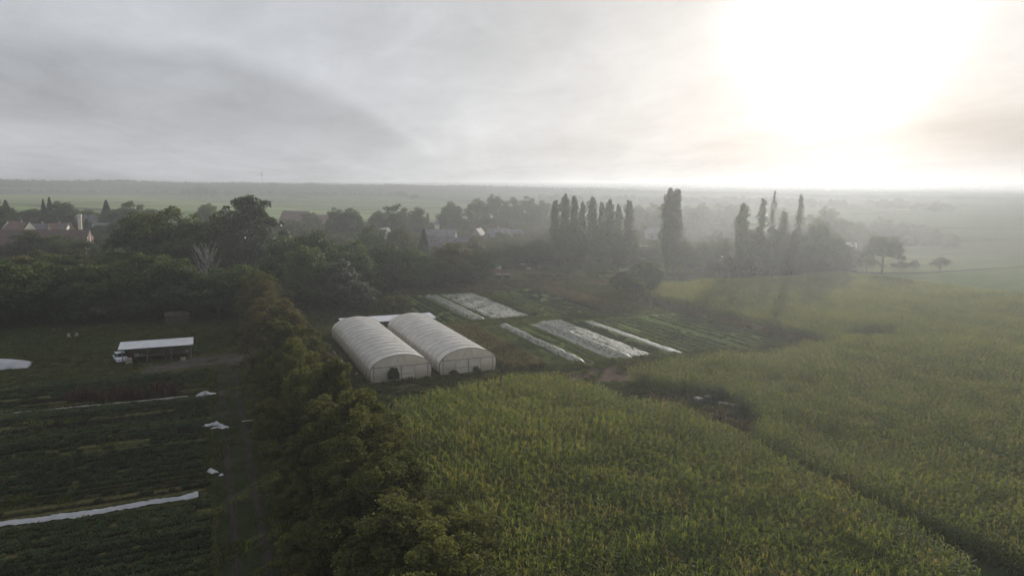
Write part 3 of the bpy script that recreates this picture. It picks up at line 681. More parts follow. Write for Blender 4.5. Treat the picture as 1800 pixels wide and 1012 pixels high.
# village skyline
row([(140, 425, 352, 0, 'conifer0')][:0], '%s', '')
row([(158, 405, 367, 42, 'oak0'), (190, 410, 352, 36, 'conifer1'), (205, 412, 368, 50, 'oak3'), (233, 412, 351, 44, 'oak1'), (216, 425, 385, 55, 'oak2'), (268, 405, 366, 60, 'oak0')],
    '%s tree from the left in the village clump left of the tall oak', 'village trees on the left')
row([(365, 410, 357, 42, 'oak2'), (395, 405, 366, 36, 'oak0'), (510, 420, 385, 50, 'olive0'), (548, 408, 372, 40, 'oak1'), (590, 425, 366, 34, 'oak3'), (615, 425, 364, 52, 'oak0'), (665, 420, 370, 42, 'oak2'), (698, 425, 356, 50, 'oak1'), (733, 420, 363, 42, 'olive1')],
    '%s tree from the left in the village skyline before the open green fields', 'village skyline trees')
T(752, 415, 374, 9, 'poplar0', 'very slim dark cypress like tree beside the grey roofed house')
row([(792, 415, 355, 52, 'oak3'), (838, 412, 347, 46, 'oak0'), (868, 412, 341, 38, 'oak2'), (900, 412, 344, 42, 'oak1'), (926, 412, 346, 38, 'oak3'), (952, 412, 351, 42, 'oak0'), (1122, 415, 360, 44, 'oak2'), (1148, 412, 355, 46, 'oak1')],
    '%s hazy rounded tree from the left along the far side of the village', 'hazy rounded trees behind the village')
row([(1205, 410, 360, 40, 'oak0'), (1232, 412, 357, 40, 'oak3'), (1262, 410, 355, 44, 'oak1'), (1285, 412, 358, 36, 'oak2'), (1370, 415, 363, 46, 'oak0')],
    '%s hazy tree from the left on the skyline right of the lone poplar', 'hazy skyline trees right of the lone poplar')
# poplars
row([(974, 462, 353, 26, 'poplar0'), (991, 460, 342, 30, 'poplar1'), (1007, 466, 346, 26, 'poplar2'), (1021, 462, 355, 22, 'poplar3'), (1038, 466, 347, 28, 'poplar0'), (1055, 462, 356, 24, 'poplar2'), (1068, 468, 352, 28, 'poplar1'), (1084, 462, 359, 24, 'poplar3'), (1102, 468, 353, 30, 'poplar0')],
    '%s poplar from the left in the dense row of poplars at the centre', 'poplars in the dense row')
row([(985, 464, 392, 50, 'oak1'), (1012, 466, 388, 46, 'oak3'), (1045, 466, 392, 48, 'oak0'), (1075, 468, 386, 46, 'oak2'), (1103, 468, 395, 40, 'oak1')],
    '%s rounded tree from the left filling the foot of the dense poplar row', 'rounded trees at the foot of the dense poplar row')
T(1172, 482, 333, 36, 'poplar1', 'left stem of the lone tall poplar pair, reaching the horizon')
T(1183, 483, 334, 38, 'poplar2', 'right stem of the lone tall poplar pair, reaching the horizon')
T(1299, 488, 357, 36, 'poplar3', 'slim hazy poplar standing left of the sparse poplar group')
row([(1333, 484, 348, 26, 'thinpop1'), (1352, 484, 336, 14, 'thinpop0'), (1372, 482, 372, 28, 'poplar0'), (1398, 486, 341, 20, 'thinpop1')],
    '%s poplar from the left in the sparse group in front of the glare', 'sparse poplars in front of the glare')
row([(1320, 482, 398, 44, 'oak2'), (1355, 483, 395, 50, 'oak1'), (1395, 484, 400, 56, 'oak0'), (1432, 484, 385, 60, 'oak3'), (1466, 482, 412, 50, 'oak2'), (1492, 480, 432, 34, 'olive0')],
    '%s misty tree from the left in the thicket at the corn edge', 'trees in the thicket at the corn edge')
row([(1205, 482, 420, 50, 'oak0'), (1235, 478, 425, 44, 'oak3'), (1262, 470, 412, 40, 'oak1')], '%s tree from the left between the lone poplar and the slim hazy poplar', 'trees right of the lone poplar')
row([(1418, 435, 375, 44, 'oak1'), (1450, 435, 362, 40, 'oak2'), (1480, 440, 384, 44, 'oak0'), (1508, 440, 390, 36, 'oak3'), (1545, 432, 380, 40, 'oak1'), (1578, 432, 390, 40, 'oak2'), (1602, 432, 395, 24, 'poplar0'), (1618, 432, 394, 26, 'oak0'), (1640, 433, 398, 26, 'oak3'), (1662, 434, 410, 24, 'oak1')],
    '%s tree from the left in the misty belt running out into the meadow', 'trees of the misty belt')
T(1550, 481, 410, 58, 'stand0', 'large rounded tree standing alone between corn and meadow')
T(1523, 480, 440, 30, 'olive1', 'small thin tree on the left of the large rounded meadow tree')
T(1606, 472, 456, 15, 'shrub1', 'small bush between the large rounded tree and the lone small tree', cat='shrub')
T(1583, 474, 460, 22, 'shrub2', 'low bush at the right foot of the large rounded meadow tree', cat='shrub')
T(1652, 475, 452, 25, 'stand1', 'small dark lone tree with a clear trunk at the meadow edge')
T(1134, 520, 455, 60, 'oak2', 'big dark bush like tree at the left corner of the far corn')
T(1092, 512, 478, 44, 'shrub0', 'dark shrub left of the big dark bush', cat='shrub')
T(1036, 482, 447, 32, 'olive0', 'small orchard tree in front of the dense poplar row')
T(1066, 480, 450, 26, 'oak1', 'small garden tree right of the orchard tree before the poplars')
T(1083, 478, 459, 15, 'conifer0', 'tiny conical fir on the sunny meadow')
T(1012, 478, 458, 26, 'shrub2', 'low bush in front of the dense poplar row', cat='shrub')
T(990, 480, 462, 22, 'shrub0', 'dark low bush left of the small orchard tree', cat='shrub')
# left village surroundings
row([(-12, 420, 345, 60, 'oak1'), (14, 405, 352, 34, 'conifer0'), (80, 408, 350, 22, 'conifer1'), (91, 408, 347, 26, 'conifer0'), (112, 408, 353, 42, 'oak2'), (60, 408, 366, 60, 'oak0'), (130, 408, 368, 36, 'oak3')],
    '%s tree from the left behind the farmhouse', 'trees behind the farmhouse')
row([(58, 456, 404, 54, 'olive0'), (108, 456, 410, 50, 'oak1'), (150, 458, 420, 46, 'oak3'), (20, 425, 383, 30, 'oak2'), (132, 415, 388, 34, 'oak0'), (155, 418, 384, 26, 'conifer1'), (188, 458, 435, 40, 'oak2')],
    '%s tree from the left around the long red roofed barn', 'trees around the red barn')
# distant clumps and single trees
for px, base, top, wp, key, lb in [(234, 341, 322, 24, 'oak0', 'far single tree on the field edge under the dark forest'),
        (333, 346, 331, 26, 'oak1', 'leftmost tree of the far round clump in the green fields'), (352, 346, 324, 30, 'oak2', 'tallest middle tree of the far round clump in the green fields'), (372, 346, 332, 26, 'oak3', 'right hand tree of the far round clump in the green fields'),
        (402, 346, 334, 16, 'oak0', 'small far tree just right of the round clump'), (589, 343, 325, 10, 'oak1', 'tiny far tree alone in the misty fields'),
        (706, 350, 334, 24, 'oak2', 'far tree in the mist above the village skyline'), (728, 352, 341, 20, 'oak3', 'lower far tree just right of the misty far tree'),
        (980, 350, 336, 34, 'oak0', 'faint far tree above the left end of the poplar row'), (996, 350, 330, 22, 'oak1', 'faint tall far tree above the poplar row'), (1032, 350, 338, 34, 'oak2', 'faint wide far tree above the poplar row'),
        (1613, 376, 356, 24, 'oak1', 'left tree of the far misty pair in the right hand fields'), (1644, 376, 357, 22, 'oak3', 'middle tree of the far misty group in the right hand fields'), (1662, 376, 358, 24, 'oak2', 'right tree of the far misty group in the right hand fields')]:
    T(px, base, top, wp, key, lb)

# the long hedge of trees running away between track and corn
hedge = []
yy = 34.0; i = 0
while yy < 172:
    t_ = (yy - 34) / 138
    x = 11.6 - 1.0 * min(1, max(0, (yy - 55) / 40)) + random.uniform(-1.4, 1.4); h = random.uniform(9.5, 12.5) - 1.5 * (75 < yy < 110); wd = random.uniform(9, 11.5) - 1.8 * (yy > 70)
    key = 'autumn%d' % (i % 2) if (112 < yy < 150 and i % 3) else 'hedge%d' % (i % 5)
    hedge.append((x, yy, h, wd, key)); yy += random.uniform(5.0, 7.2); i += 1
for i, (x, y, h, wd, key) in enumerate(hedge):
    num = ORD[i] if i < 20 else ORD[i - 20] + ' last'
    tree('hedge_tree' if key[0] == 'h' else 'autumn_tree', key, x, y, h, wd, ('%s tree counted from the camera in the hedge between dark track and corn' if key[0] == 'h' else '%s tree counted from the camera in the long hedge, turning brown') % num, 'trees of the long hedge')
side = []
for i in range(26):
    y = 33 + i * 4.6 + random.uniform(-1, 1); x = ((16.1 - 1.0 * min(1, max(0, (y - 55) / 35))) if i % 2 else 7.4) + random.uniform(-.8, .8)
    side.append((x, y)); s_d = 'corn side' if i % 2 else 'track side'
    h = random.uniform(4.2, 6.8); k_ = 'hedge%d' % random.randrange(5) if not (100 < y < 150) else random.choice(['autumn0', 'hedge1'])
    tree('hedge_shrub', k_, x, y, h, random.uniform(5.0, 6.6), '%s bushy shrub from the camera on the %s of the long hedge' % (ORD[i // 2], s_d), 'shrubs filling the foot of the long hedge', 'shrub')
# shrubs at the greenhouse fronts
T(692, 672, 646, 22, 'shrub0', 'round dark shrub growing before the left greenhouse front', cat='shrub')
T(797, 659, 650, 16, 'shrub1', 'low shrub at the left of the right greenhouse doors', cat='shrub')
T(838, 656, 644, 16, 'shrub2', 'small shrub at the right of the right greenhouse doors', cat='shrub')
# weed bushes of the clearing
for (x, y, h, wd, k_, lb) in [(67.0, 75.2, 1.9, 4.5, 'shrub0', 'brown green weed bush behind the barrels in the corn clearing'), (66.8, 69, 1.8, 4, 'shrub1', 'weed bush on the right side of the corn clearing'), (64.6, 64.5, 1.3, 3, 'shrub2', 'low weed bush at the near end of the corn clearing')]:
    tree('weed_bush', k_, x, y, h, wd, lb, None, 'shrub')

X, Y = grid(-330, 470, 165, 600, 5.2, .5)
A_ = np.degrees(np.arctan2(X, Y)) - math.degrees(ALPHA); D_ = np.hypot(X, Y)
px_ = 900 + 1200 * np.tan(np.radians(np.clip(A_, -60, 60)))
k = (np.abs(A_) < 42) & (D_ < 620)
wd1 = (px_ < 640) & (Y > 170) & (D_ < 290)
wd2 = (px_ >= 640) & (px_ < 850) & (Y > 186 + (px_ - 640) * .08) & (D_ < 300)
wd3 = (px_ >= 1190) & (px_ < 1500) & (D_ > 268 + (px_ > 1440) * 30) & (D_ < 330)
wd4 = (D_ > 300) & (px_ > 230) & (px_ < 1410) & (D_ < 480) & (vnoise(X, Y, 22, 3) > .35)
wd7 = ((px_ >= 1400) & (px_ < 1672) & (D_ > 470) & (D_ < 520)) | ((px_ > 780) & (px_ < 1300) & (D_ > 430) & (D_ < 560))
wd5 = (px_ > 850) & (px_ < 1110) & (D_ > 275) & (D_ < 310)
wd6 = (D_ > 330) & (px_ <= 230) & (vnoise(X, Y, 22, 3) > .6)
k &= wd7 | wd1 | wd2 | wd3 | wd4 | wd5 | wd6
X, Y = X[k], Y[k]; n = len(X); sc = rng.uniform(.9, 1.9, n)
scatter('undergrowth', np.stack([X, Y, np.zeros(n) - .1], 1), rng.uniform(0, TAU, n), np.stack([sc * 1.25, sc * 1.25, sc * rng.uniform(.7, 1.1, n)], 1), rng.integers(0, 3, n), [TREES['shrub%d' % i][0] for i in range(3)], 'dense bushy undergrowth filling the wood and the village gardens', 'undergrowth')

# bare pale tree
def bare_tree(px, base, top, label):
    x, y, H, D = spot(px, base, top); e = empty('bare_tree', (x, y, 0), 0, label, 'tree'); r = random.Random(5)
    b = MB(); t = MB(); b.tube([(0, 0, -.3), (.2, 0, H * .3), (0, .2, H * .62), (.3, .2, H * .98)], [.24, .17, .10, .03], 6)
    for i in range(34):
        f = r.uniform(.22, .9); a = r.uniform(0, TAU); ln = H * r.uniform(.28, .5) * (1.1 - f * .7)
        p0 = Vector((.1, .1, f * H)); p1 = p0 + Vector((math.cos(a) * ln * .35, math.sin(a) * ln * .35, ln * .45)); p2 = p0 + Vector((math.cos(a) * ln * .62, math.sin(a) * ln * .62, ln * 1.0))
        t.tube([p0, p1, p2], [.07, .045, .02], 4)
        for k in range(5):
            q = p0.lerp(p2, r.uniform(.4, .95)); a2 = a + r.gauss(0, .8); l2 = ln * r.uniform(.2, .4); t.tube([q, q + Vector((math.cos(a2) * l2 * .5, math.sin(a2) * l2 * .5, l2))], [.035, .012], 3)
    b.build('trunk', M_bark_pale, e); t.build('branches', M_bark_pale, e); return e
bare_tree(365, 528, 428, 'leafless pale tree standing against the dark wood')

M_farwood = mat_leaf('far forest foliage', (.014, .022, .016), (.024, .034, .022), (.03, .04, .026), .9, .1, .004, .0, .3)
# far-off woods: one mass each
far_meshes = []
for i in range(4):
    C, d, t, cen = crown_leaves(19, 8, 700, 2.2, 200 + i, z0=.02, ncl=18, clump=(.35, .55)); far_meshes.append(quads_mesh('far_tree', leafquads(C, 2.4, d, .7), t, M_farwood))
def wood(name, azd, r0, r1, n, label, smin=.8, smax=1.3, lim=None):
    a = np.radians(rng.uniform(azd[0], azd[1], n)) + ALPHA; r = rng.uniform(r0, r1, n); X = r * np.sin(a); Y = r * np.cos(a)
    if lim is not None: k = lim(X, Y, np.degrees(a - ALPHA), r); X, Y = X[k], Y[k]
    n = len(X); Z = hill(X, Y) - .5; s = rng.uniform(smin, smax, n) * (.84 + .24 * vnoise(np.degrees(np.arctan2(X, Y)), r[:n] * 0 if len(r) >= n else X * 0, 1.3, 6))
    return scatter(name, np.stack([X, Y, Z], 1), rng.uniform(0, TAU, n), np.stack([s, s, s * rng.uniform(.85, 1.15, n)], 1), rng.integers(0, 4, n), far_meshes, label, 'wood')
wood('distant_forest', (-42, 24), 2700, 3350, 9000, 'long dark forest closing the horizon above the green fields', lim=lambda X, Y, a, r: r > 2700 + np.maximum(0, a + 14) * 14)
wood('hazy_woods', (14, 42), 3400, 5200, 5000, 'pale hazy woods along the horizon on the right', .8, 1.2)
wood('distant_tree_line', (2, 32), 1450, 2100, 900, 'broken line of misty trees in the fields beyond the poplars', .6, 1.1, lim=lambda X, Y, a, r: (vnoise(a, r / 200, 1.6, 4) > .45) & (r > 1500 + 120 * np.sin(a)))
wood('distant_hedge', (-40, -8), 2330, 2380, 260, 'low dark hedge line at the foot of the distant forest', .3, .5)


# ================================================================== GREENHOUSES
def mat_film():
    m = newmat('milky greenhouse film'); nt = NT(m.node_tree); tc = nt.add('ShaderNodeTexCoord').outputs['Object']
    x, y, z = nt.sep(tc)
    n = nt.noise(nt.vmath('MULTIPLY', tc, (.5, .5, 1.2)), 1, 5, .6); n2 = nt.noise(nt.vmath('MULTIPLY', tc, (4, .8, 4)), 1, 4)
    c = nt.mix(nt.smooth(n, .35, .7), (.77, .745, .70), (.62, .59, .53))
    c = nt.mix(nt.smooth(nt.math('ADD', z, nt.math('MULTIPLY', n2, 1.2)), 3.2, .9), c, (.46, .42, .34))    # darker and browner towards the bottom, with an uneven edge
    b = nt.add('ShaderNodeBsdfPrincipled'); nt.put(b.inputs['Base Color'], c); b.inputs['Roughness'].default_value = .38
    t = nt.add('ShaderNodeBsdfTranslucent'); nt.put(t.inputs[0], c)
    mx = nt.add('ShaderNodeMixShader'); mx.inputs[0].default_value = .40
    nt.l.new(b.outputs[0], mx.inputs[1]); nt.l.new(t.outputs[0], mx.inputs[2])
    nt.l.new(mx.outputs[0], nt.add('ShaderNodeOutputMaterial').inputs[0]); return m
M_film = mat_film()
M_hoop = mat_simple('hoop under film', (.27, .26, .24), .6, .1, 2)
M_steel = mat_simple('galvanised steel', (.20, .20, .20), .5, .2, 2, metal=.6)
M_dark = mat_simple('dark gap', (.025, .023, .02), .9, .3, 2)
M_board = mat_simple('weathered base board', (.24, .21, .16), .8, .3, 2)
PROF = [(-4.78, .0), (-4.92, .6), (-4.98, 1.2), (-4.95, 1.8), (-4.78, 2.35), (-4.35, 2.85), (-3.7, 3.3), (-2.85, 3.68), (-1.9, 3.96), (-.95, 4.12), (0, 4.18)]
PROF = PROF + [(-x, z) for x, z in PROF[-2::-1]]
def greenhouse(x0, y0, length, label, bays=15, hh=1.0):
    e = empty('greenhouse', (x0, y0, 0), 0, label, 'greenhouse', 'twin plastic greenhouses')
    # film skin: sags a little between the hoops
    sub = 6; b = MB(); n = len(PROF); vs = []
    for j in range(bays * sub + 1):
        y = length * j / (bays * sub); f = (j % sub) / sub; sag = math.sin(math.pi * f)
        for i, (x, z) in enumerate(PROF):
            k = sag * (.095 if z > 2 else .03) * random.uniform(.75, 1.25); q = 1 - k / 4
            vs.append((x * q, y, max(.42 if abs(x) > 4.7 and z < .5 else z, .0) * 1 - k * (z > 2)))
    fs = [(j * n + i, j * n + i + 1, (j + 1) * n + i + 1, (j + 1) * n + i) for j in range(bays * sub) for i in range(n - 1)]
    b.add(vs, fs); b.build('cover_film', M_film, e, smooth=False)
    for k in range(bays + 1):
        hb = MB(); hb.tube([(x * 1.004, length * k / bays, z * 1.004 + .012) for x, z in PROF], .024, 5); hb.build('hoop', M_hoop, e, smooth=True)
    for s in (-1, 1):
        g_ = MB(); g_.tube([(s * 5.0, .1, .46), (s * 5.0, length - .1, .46)], .06, 6); g_.build('roll_up_tube', M_board, e)
        r_ = MB(); r_.tube([(s * 4.99, -.02, 2.02), (s * 4.99, length, 2.02)], .03, 5); r_.build('side_rail', M_board, e)
        d = MB(); d.box(s * 4.85 - .03, s * 4.85 + .03, .1, length - .1, -.1, .40); d.build('gap_shade_strip', M_dark, e)  # dark strip standing in for the shade in the gap below the rolled-up film
    for yy, out in ((-.02, -1), (length + .02, 1)):
        w_ = MB(); low = [(x * .992, z) for x, z in PROF if z <= 2.4]; xs = sorted(low)
        left = [(x, z) for x, z in PROF[:5]]; right = [(x, z) for x, z in PROF[-5:]]
        poly = left + right
        w_.add([(x * .992, yy, z) for x, z in poly], [tuple(range(len(poly)))]); w_.build('end_wall', M_film, e)
        ga = MB(); poly = [(x, z) for x, z in PROF[4:-4]]
        ga.add([(x * .99, yy + out * .015, z * .995) for x, z in poly], [tuple(range(len(poly)))]); ga.build('gable', M_film_gable, e)
        fr = MB(); fr.box(-4.75, 4.75, yy + out * .03 - .03, yy + out * .03 + .03, 2.30, 2.37)
        for x in (-4.35, 4.35): fr.box(x - .04, x + .04, yy + out * .035 - .03, yy + out * .035 + .03, 0, 2.9)
        fr.tube([(x * .995, yy + out * .03, z) for x, z in PROF], .045, 5)
        for a in (-.5, .5): fr.tube([(a * 2.2, yy + out * .04, 2.35), (a * .3, yy + out * .04, 4.05)], .018, 4)
        fr.build('end_frame', M_steel, e)
        for x in (-1.1, 1.1):
            dd = MB(); dd.box(x - 1.07, x + 1.07, yy + out * .07 - .02, yy + out * .07 + .02, .05, 2.26); o = dd.build('door', M_film_door, e)
            q = MB(); y_ = yy + out * .11
            for a in (x - 1.07, x + 1.04): q.box(a, a + .035, y_ - .015, y_ + .015, .05, 2.26)
            q.box(x - 1.02, x + 1.02, y_ - .013, y_ + .013, 1.0, 1.04); q.build('door_frame', M_steel, o)
    return e
M_film_gable = mat_simple('gable film', (.64, .60, .51), .5, .12, .6, transl=.35)
M_film_door = mat_simple('door film', (.74, .70, .61), .5, .12, .8, transl=.35)
greenhouse(27.1, 102.5, 34.5, 'left plastic film greenhouse, nearer the long hedge, with a dark shrub before its front')
greenhouse(38.5, 102.9, 34.2, 'right plastic film greenhouse, beside the brown weedy crop')

# ================================================================== SHEDS, TABLES, SMALL THINGS
M_white = mat_simple('white sheet metal', (.50, .51, .53), .5, .12, .8)
M_wood = mat_simple('rough grey wood', (.15, .12, .09), .85, .35, 3)
M_plank = mat_simple('pale plank', (.30, .27, .22), .8, .25, 3)
def shed_roof(b, x0, x1, y0, y1, z0, z1, t=.07, n=0):
    """single-pitch corrugated sheet"""
    n = n or int((x1 - x0) / .35); vs = []; 
    for i in range(n * 2 + 1):
        x = x0 + (x1 - x0) * i / (n * 2); d = .03 if i % 2 else 0
        vs += [(x, y0, z0 + d), (x, y1, z1 + d), (x, y0, z0 + d - t), (x, y1, z1 + d - t)]
    fs = []
    for i in range(n * 2):
        a = i * 4; c = a + 4; fs += [(a, c, c + 1, a + 1), (a + 2, a + 3, c + 3, c + 2), (a, a + 2, c + 2, c), (a + 1, c + 1, c + 3, a + 3)]
    fs += [(0, 1, 3, 2), (n * 8, n * 8 + 2, n * 8 + 3, n * 8 + 1)]; b.add(vs, fs)
e = empty('open_shed', (0, 0, 0), 0, 'long open timber shed with a pale sloping sheet roof beside the gravel yard', 'shed')
b = MB(); shed_roof(b, -14.4, -2.9, 128.9, 133.2, 2.55, 2.95); b.build('roof', M_white, e)
for x in (-13.8, -10.1, -6.4, -3.3):
    for y, z in ((129.2, 2.5), (132.8, 2.86)):
        b = MB(); b.box(x - .07, x + .07, y - .07, y + .07, -.1, z - .05); b.build('post', M_wood, e)
for x, s in ((-10.1, 1), (-6.4, 1), (-6.4, -1)):
    b = MB(); b.tube([(x, 129.2, 1.6), (x + s * .9, 129.2, 2.42)], .05, 4); b.build('brace', M_wood, e)
b = MB(); b.box(-13.9, -3.2, 133.0, 133.06, 0, 2.7); b.build('back_boards', M_wood, e)
b = MB(); b.box(-13.9, -3.2, 129.14, 129.24, 2.34, 2.46); b.build('beam', M_wood, e)
def table(x0, x1, y, z, label):
    e = empty('packing_table', ((x0 + x1) / 2, y, 0), 0, label, 'table'); h = (x1 - x0) / 2
    b = MB(); b.box(-h, h, -.5, .5, z - .06, z); b.build('table_top', M_wood, e)
    for sx in (-h + .2, 0, h - .2):
        b = MB(); b.tube([(sx - .35, 0, 0), (sx, 0, z - .07)], .045, 4); b.tube([(sx + .35, 0, 0), (sx, 0, z - .07)], .045, 4); b.build('trestle', M_wood, e)
table(-12.2, -7.6, 130.2, 1.0, 'long wooden trestle table at the left under the open shed roof')
table(-7.2, -3.6, 130.4, 1.05, 'shorter wooden trestle table at the right under the open shed roof')
def crate(x, y, z, label, w_=.6, d=.4, h=.35, m=None):
    b = MB(); t = .03
    b.box(-w_/2, w_/2, -d/2, d/2, 0, t); b.box(-w_/2, w_/2, -d/2, -d/2 + t, t, h); b.box(-w_/2, w_/2, d/2 - t, d/2, t, h); b.box(-w_/2, -w_/2 + t, -d/2 + t, d/2 - t, t, h); b.box(w_/2 - t, w_/2, -d/2 + t, d/2 - t, t, h)
    return tag(b.build('crate', m or M_plank, loc=(x, y, z)), label, 'crate')
crate(-11.7, 130.1, 1.0, 'pale crate at the left end of the long trestle table')
crate(-10.9, 130.3, 1.0, 'greenish crate second on the long trestle table', .5, .4, .2, mat_simple('green plastic', (.12, .25, .16), .5, .1))
crate(-4.6, 128.6, 0, 'pale upturned crate at the right front of the open shed', .8, .5, .5)
crate(-4.0, 130.3, 1.05, 'small pale crate on the shorter trestle table', .5, .4, .3)

# parked car facing the field, seen from the front quarter
def car(x, y, rz, label, body=(.62, .66, .74)):
    e = empty('parked_car', (x, y, 0), rz, label, 'car')
    mb = mat_simple('car paint', body, .25, .04, 1); gl = mat_simple('car glass', (.015, .018, .024), .08, .05); ty = mat_simple('tyre', (.02, .02, .02), .9, .2)
    sec = [(-.86, .35), (-.9, .62), (-.84, .95), (.84, .95), (.9, .62), (.86, .35)]
    prof = [(-2.05, .62, .95), (-2.0, .80, .99), (-1.1, .97, 1.0), (.9, 1.0, 1.0), (1.7, .98, .98), (2.0, .80, .93)]
    b = MB(); vs = []
    for (py, zt, wx) in prof:
        for (sx, sz) in sec: vs.append((sx * wx, py, .32 + (sz - .35) / .6 * (zt - .32)))
    n = 6; fs = [(j * n + i, j * n + (i + 1) % n, (j + 1) * n + (i + 1) % n, (j + 1) * n + i) for j in range(5) for i in range(n)] + [tuple(range(n))[::-1], tuple(range(30, 36))]
    b.add(vs, fs); b.build('body', mb, e, smooth=False)
    b = MB(); b.add([(-.72, -.55, 1.44), (.72, -.55, 1.44), (.72, 1.15, 1.42), (-.72, 1.15, 1.42), (-.68, -.5, 1.50), (.68, -.5, 1.50), (.68, 1.1, 1.48), (-.68, 1.1, 1.48)],
        [(4, 5, 6, 7), (0, 1, 5, 4), (1, 2, 6, 5), (2, 3, 7, 6), (3, 0, 4, 7), (0, 3, 2, 1)]); b.build('roof', mb, e)
    b = MB(); b.add([(-.80, -1.15, .98), (.80, -1.15, .98), (.70, -.52, 1.44), (-.70, -.52, 1.44)], [(0, 1, 2, 3)]); b.build('windscreen', gl, e)
    b = MB(); b.add([(.80, 1.75, .98), (-.80, 1.75, .98), (-.70, 1.13, 1.42), (.70, 1.13, 1.42)], [(0, 1, 2, 3)]); b.build('rear_window', gl, e)
    for s in (-1, 1):
        b = MB(); b.add([(s * .82, -1.1, .98), (s * .82, 1.7, .98), (s * .71, 1.1, 1.43), (s * .71, -.5, 1.43)], [(0, 1, 2, 3)]); b.build('side_window', gl, e)
        b = MB(); b.box(s * .62 - .17, s * .62 + .17, -2.07, -2.0, .62, .76); b.build('headlight', M_white, e)
        for yw in (-1.3, 1.25):
            b = MB(); b.tube([(s * .72, yw, .32), (s * .92, yw, .32)], .32, 16); o = b.build('wheel', ty, e)
            q = MB(); q.tube([(s * .915, yw, .32), (s * .93, yw, .32)], .18, 10); q.build('rim', M_steel, o)
car(-14.4, 131.6, .25, 'small silver white car parked at the left end of the open shed')
e = empty('stacked_pallet_box', (-12.9, 129.2, 0), .1, 'low pale pallet box between the parked car and the trestle table', 'box')
for k, z in enumerate((0, .5)):
    b = MB(); b.box(-.5, .5, -.4, .4, z + .05, z + .42); [b.box(-.5 + a, -.38 + a, -.38, .38, z, z + .05) for a in (0, .44, .88)]; b.build('box_tier', M_plank, e)

# lean-to roof behind the greenhouses
e = empty('lean_to_shed', (0, 0, 0), 0, 'long low shed with a whitish flat roof behind the two greenhouses', 'shed')
b = MB(); shed_roof(b, 24.6, 44.6, 139.0, 143.4, 2.35, 2.75); b.build('roof', M_white, e)
for x in (25, 29.5, 34, 38.5, 43.8):
    for y, z in ((139.2, 2.3), (143.2, 2.65)):
        b = MB(); b.box(x - .07, x + .07, y - .07, y + .07, -.1, z); b.build('post', M_wood, e)
b = MB(); b.box(24.8, 44.4, 143.25, 143.3, 0, 2.5); b.build('back_wall', M_dark, e)
for x in np.arange(31.5, 35.5, .55):
    b = MB(); b.tube([(x, 139.6, 0), (x + .3, 139.9, 1.7)], .035, 4); tag(b.build('tool_handle', M_plank), 'one of the leaning poles in the dark gap between the greenhouses', 'pole', 'poles leaning in the dark gap between the greenhouses')

# small red hut in the wood edge
def house(name, x, y, rz, w_, l_, hw, hr, mw, mr, label, cat='house', wins=(), chim=(), over=.3, hip=0):
    """gabled building, ridge along local X"""
    e = empty(name, (x, y, 0), rz, label, cat); b = MB(); hx, hy = l_ / 2, w_ / 2
    b.add([(-hx, -hy, -.3), (hx, -hy, -.3), (hx, hy, -.3), (-hx, hy, -.3), (-hx, -hy, hw), (hx, -hy, hw), (hx, hy, hw), (-hx, hy, hw), (-hx, 0, hw + hr), (hx, 0, hw + hr)],
          [(0, 1, 5, 4), (1, 2, 6, 9, 5), (2, 3, 7, 6), (3, 0, 4, 8, 7)]); b.build('wall', mw, e)
    o = over; sl = hr / hy; t = .12; b = MB(); hx2 = hx + o
    for s in (-1, 1):
        y0, z0 = s * (hy + o), hw - o * sl + .06
        vs = [(-hx2, y0, z0), (hx2, y0, z0), (hx2 - hip, 0, hw + hr + .06), (-hx2 + hip, 0, hw + hr + .06)]
        vs += [(a, c, d + t) for a, c, d in vs]; b.add(vs, [(0, 1, 2, 3), (4, 7, 6, 5), (0, 4, 5, 1), (1, 5, 6, 2), (2, 6, 7, 3), (3, 7, 4, 0)])
    rf = b.build('roof', mr, e)
    for (cx, cy, ch) in chim:
        b = MB(); zb = hw + hr - abs(cy) * sl - .5; b.box(cx - .35, cx + .35, cy - .3, cy + .3, zb, hw + hr + ch); b.box(cx - .42, cx + .42, cy - .37, cy + .37, hw + hr + ch, hw + hr + ch + .15); b.build('chimney', M_brick, rf)
    gl = M_glass
    for (face, u, z, ww, wh) in wins:
        b = MB(); f = MB()
        if face == 'f': b.box(u - ww/2, u + ww/2, -hy - .04, -hy - .015, z, z + wh); f.box(u - ww/2 - .1, u + ww/2 + .1, -hy - .02, -hy + .05, z - .1, z + wh + .1)
        elif face == 'r': b.box(hx + .015, hx + .04, u - ww/2, u + ww/2, z, z + wh); f.box(hx - .05, hx + .02, u - ww/2 - .1, u + ww/2 + .1, z - .1, z + wh + .1)
        fo = f.build('window', M_trim, e); b.build('pane', gl, fo)
    return e
M_brick = mat_simple('chimney brick', (.30, .20, .16), .9, .2, 5)
M_glass = mat_simple('window glass', (.03, .035, .04), .12, .2)
M_trim = mat_simple('window trim', (.60, .58, .54), .6, .1)
M_cream = mat_simple('cream render', (.56, .52, .42), .85, .1, 1)
M_grey_w = mat_simple('grey render', (.22, .22, .22), .85, .12, 1)
def mat_roof(name, c):
    m = newmat(name); nt = NT(m.node_tree); tc = nt.add('ShaderNodeTexCoord').outputs['Object']
    n = nt.noise(tc, .7, 5, .65); x, y, z = nt.sep(tc)
    wv = nt.math('SINE', nt.math('MULTIPLY', z, 22)); cc = nt.scale(nt.comb(*c), nt.smooth(n, .3, .7, .65, 1.35)); cc = nt.scale(cc, nt.smooth(wv, -1, .2, .82, 1))
    b = nt.add('ShaderNodeBsdfPrincipled'); nt.put(b.inputs['Base Color'], cc); b.inputs['Roughness'].default_value = .8
    nt.l.new(b.outputs[0], nt.add('ShaderNodeOutputMaterial').inputs[0]); return m
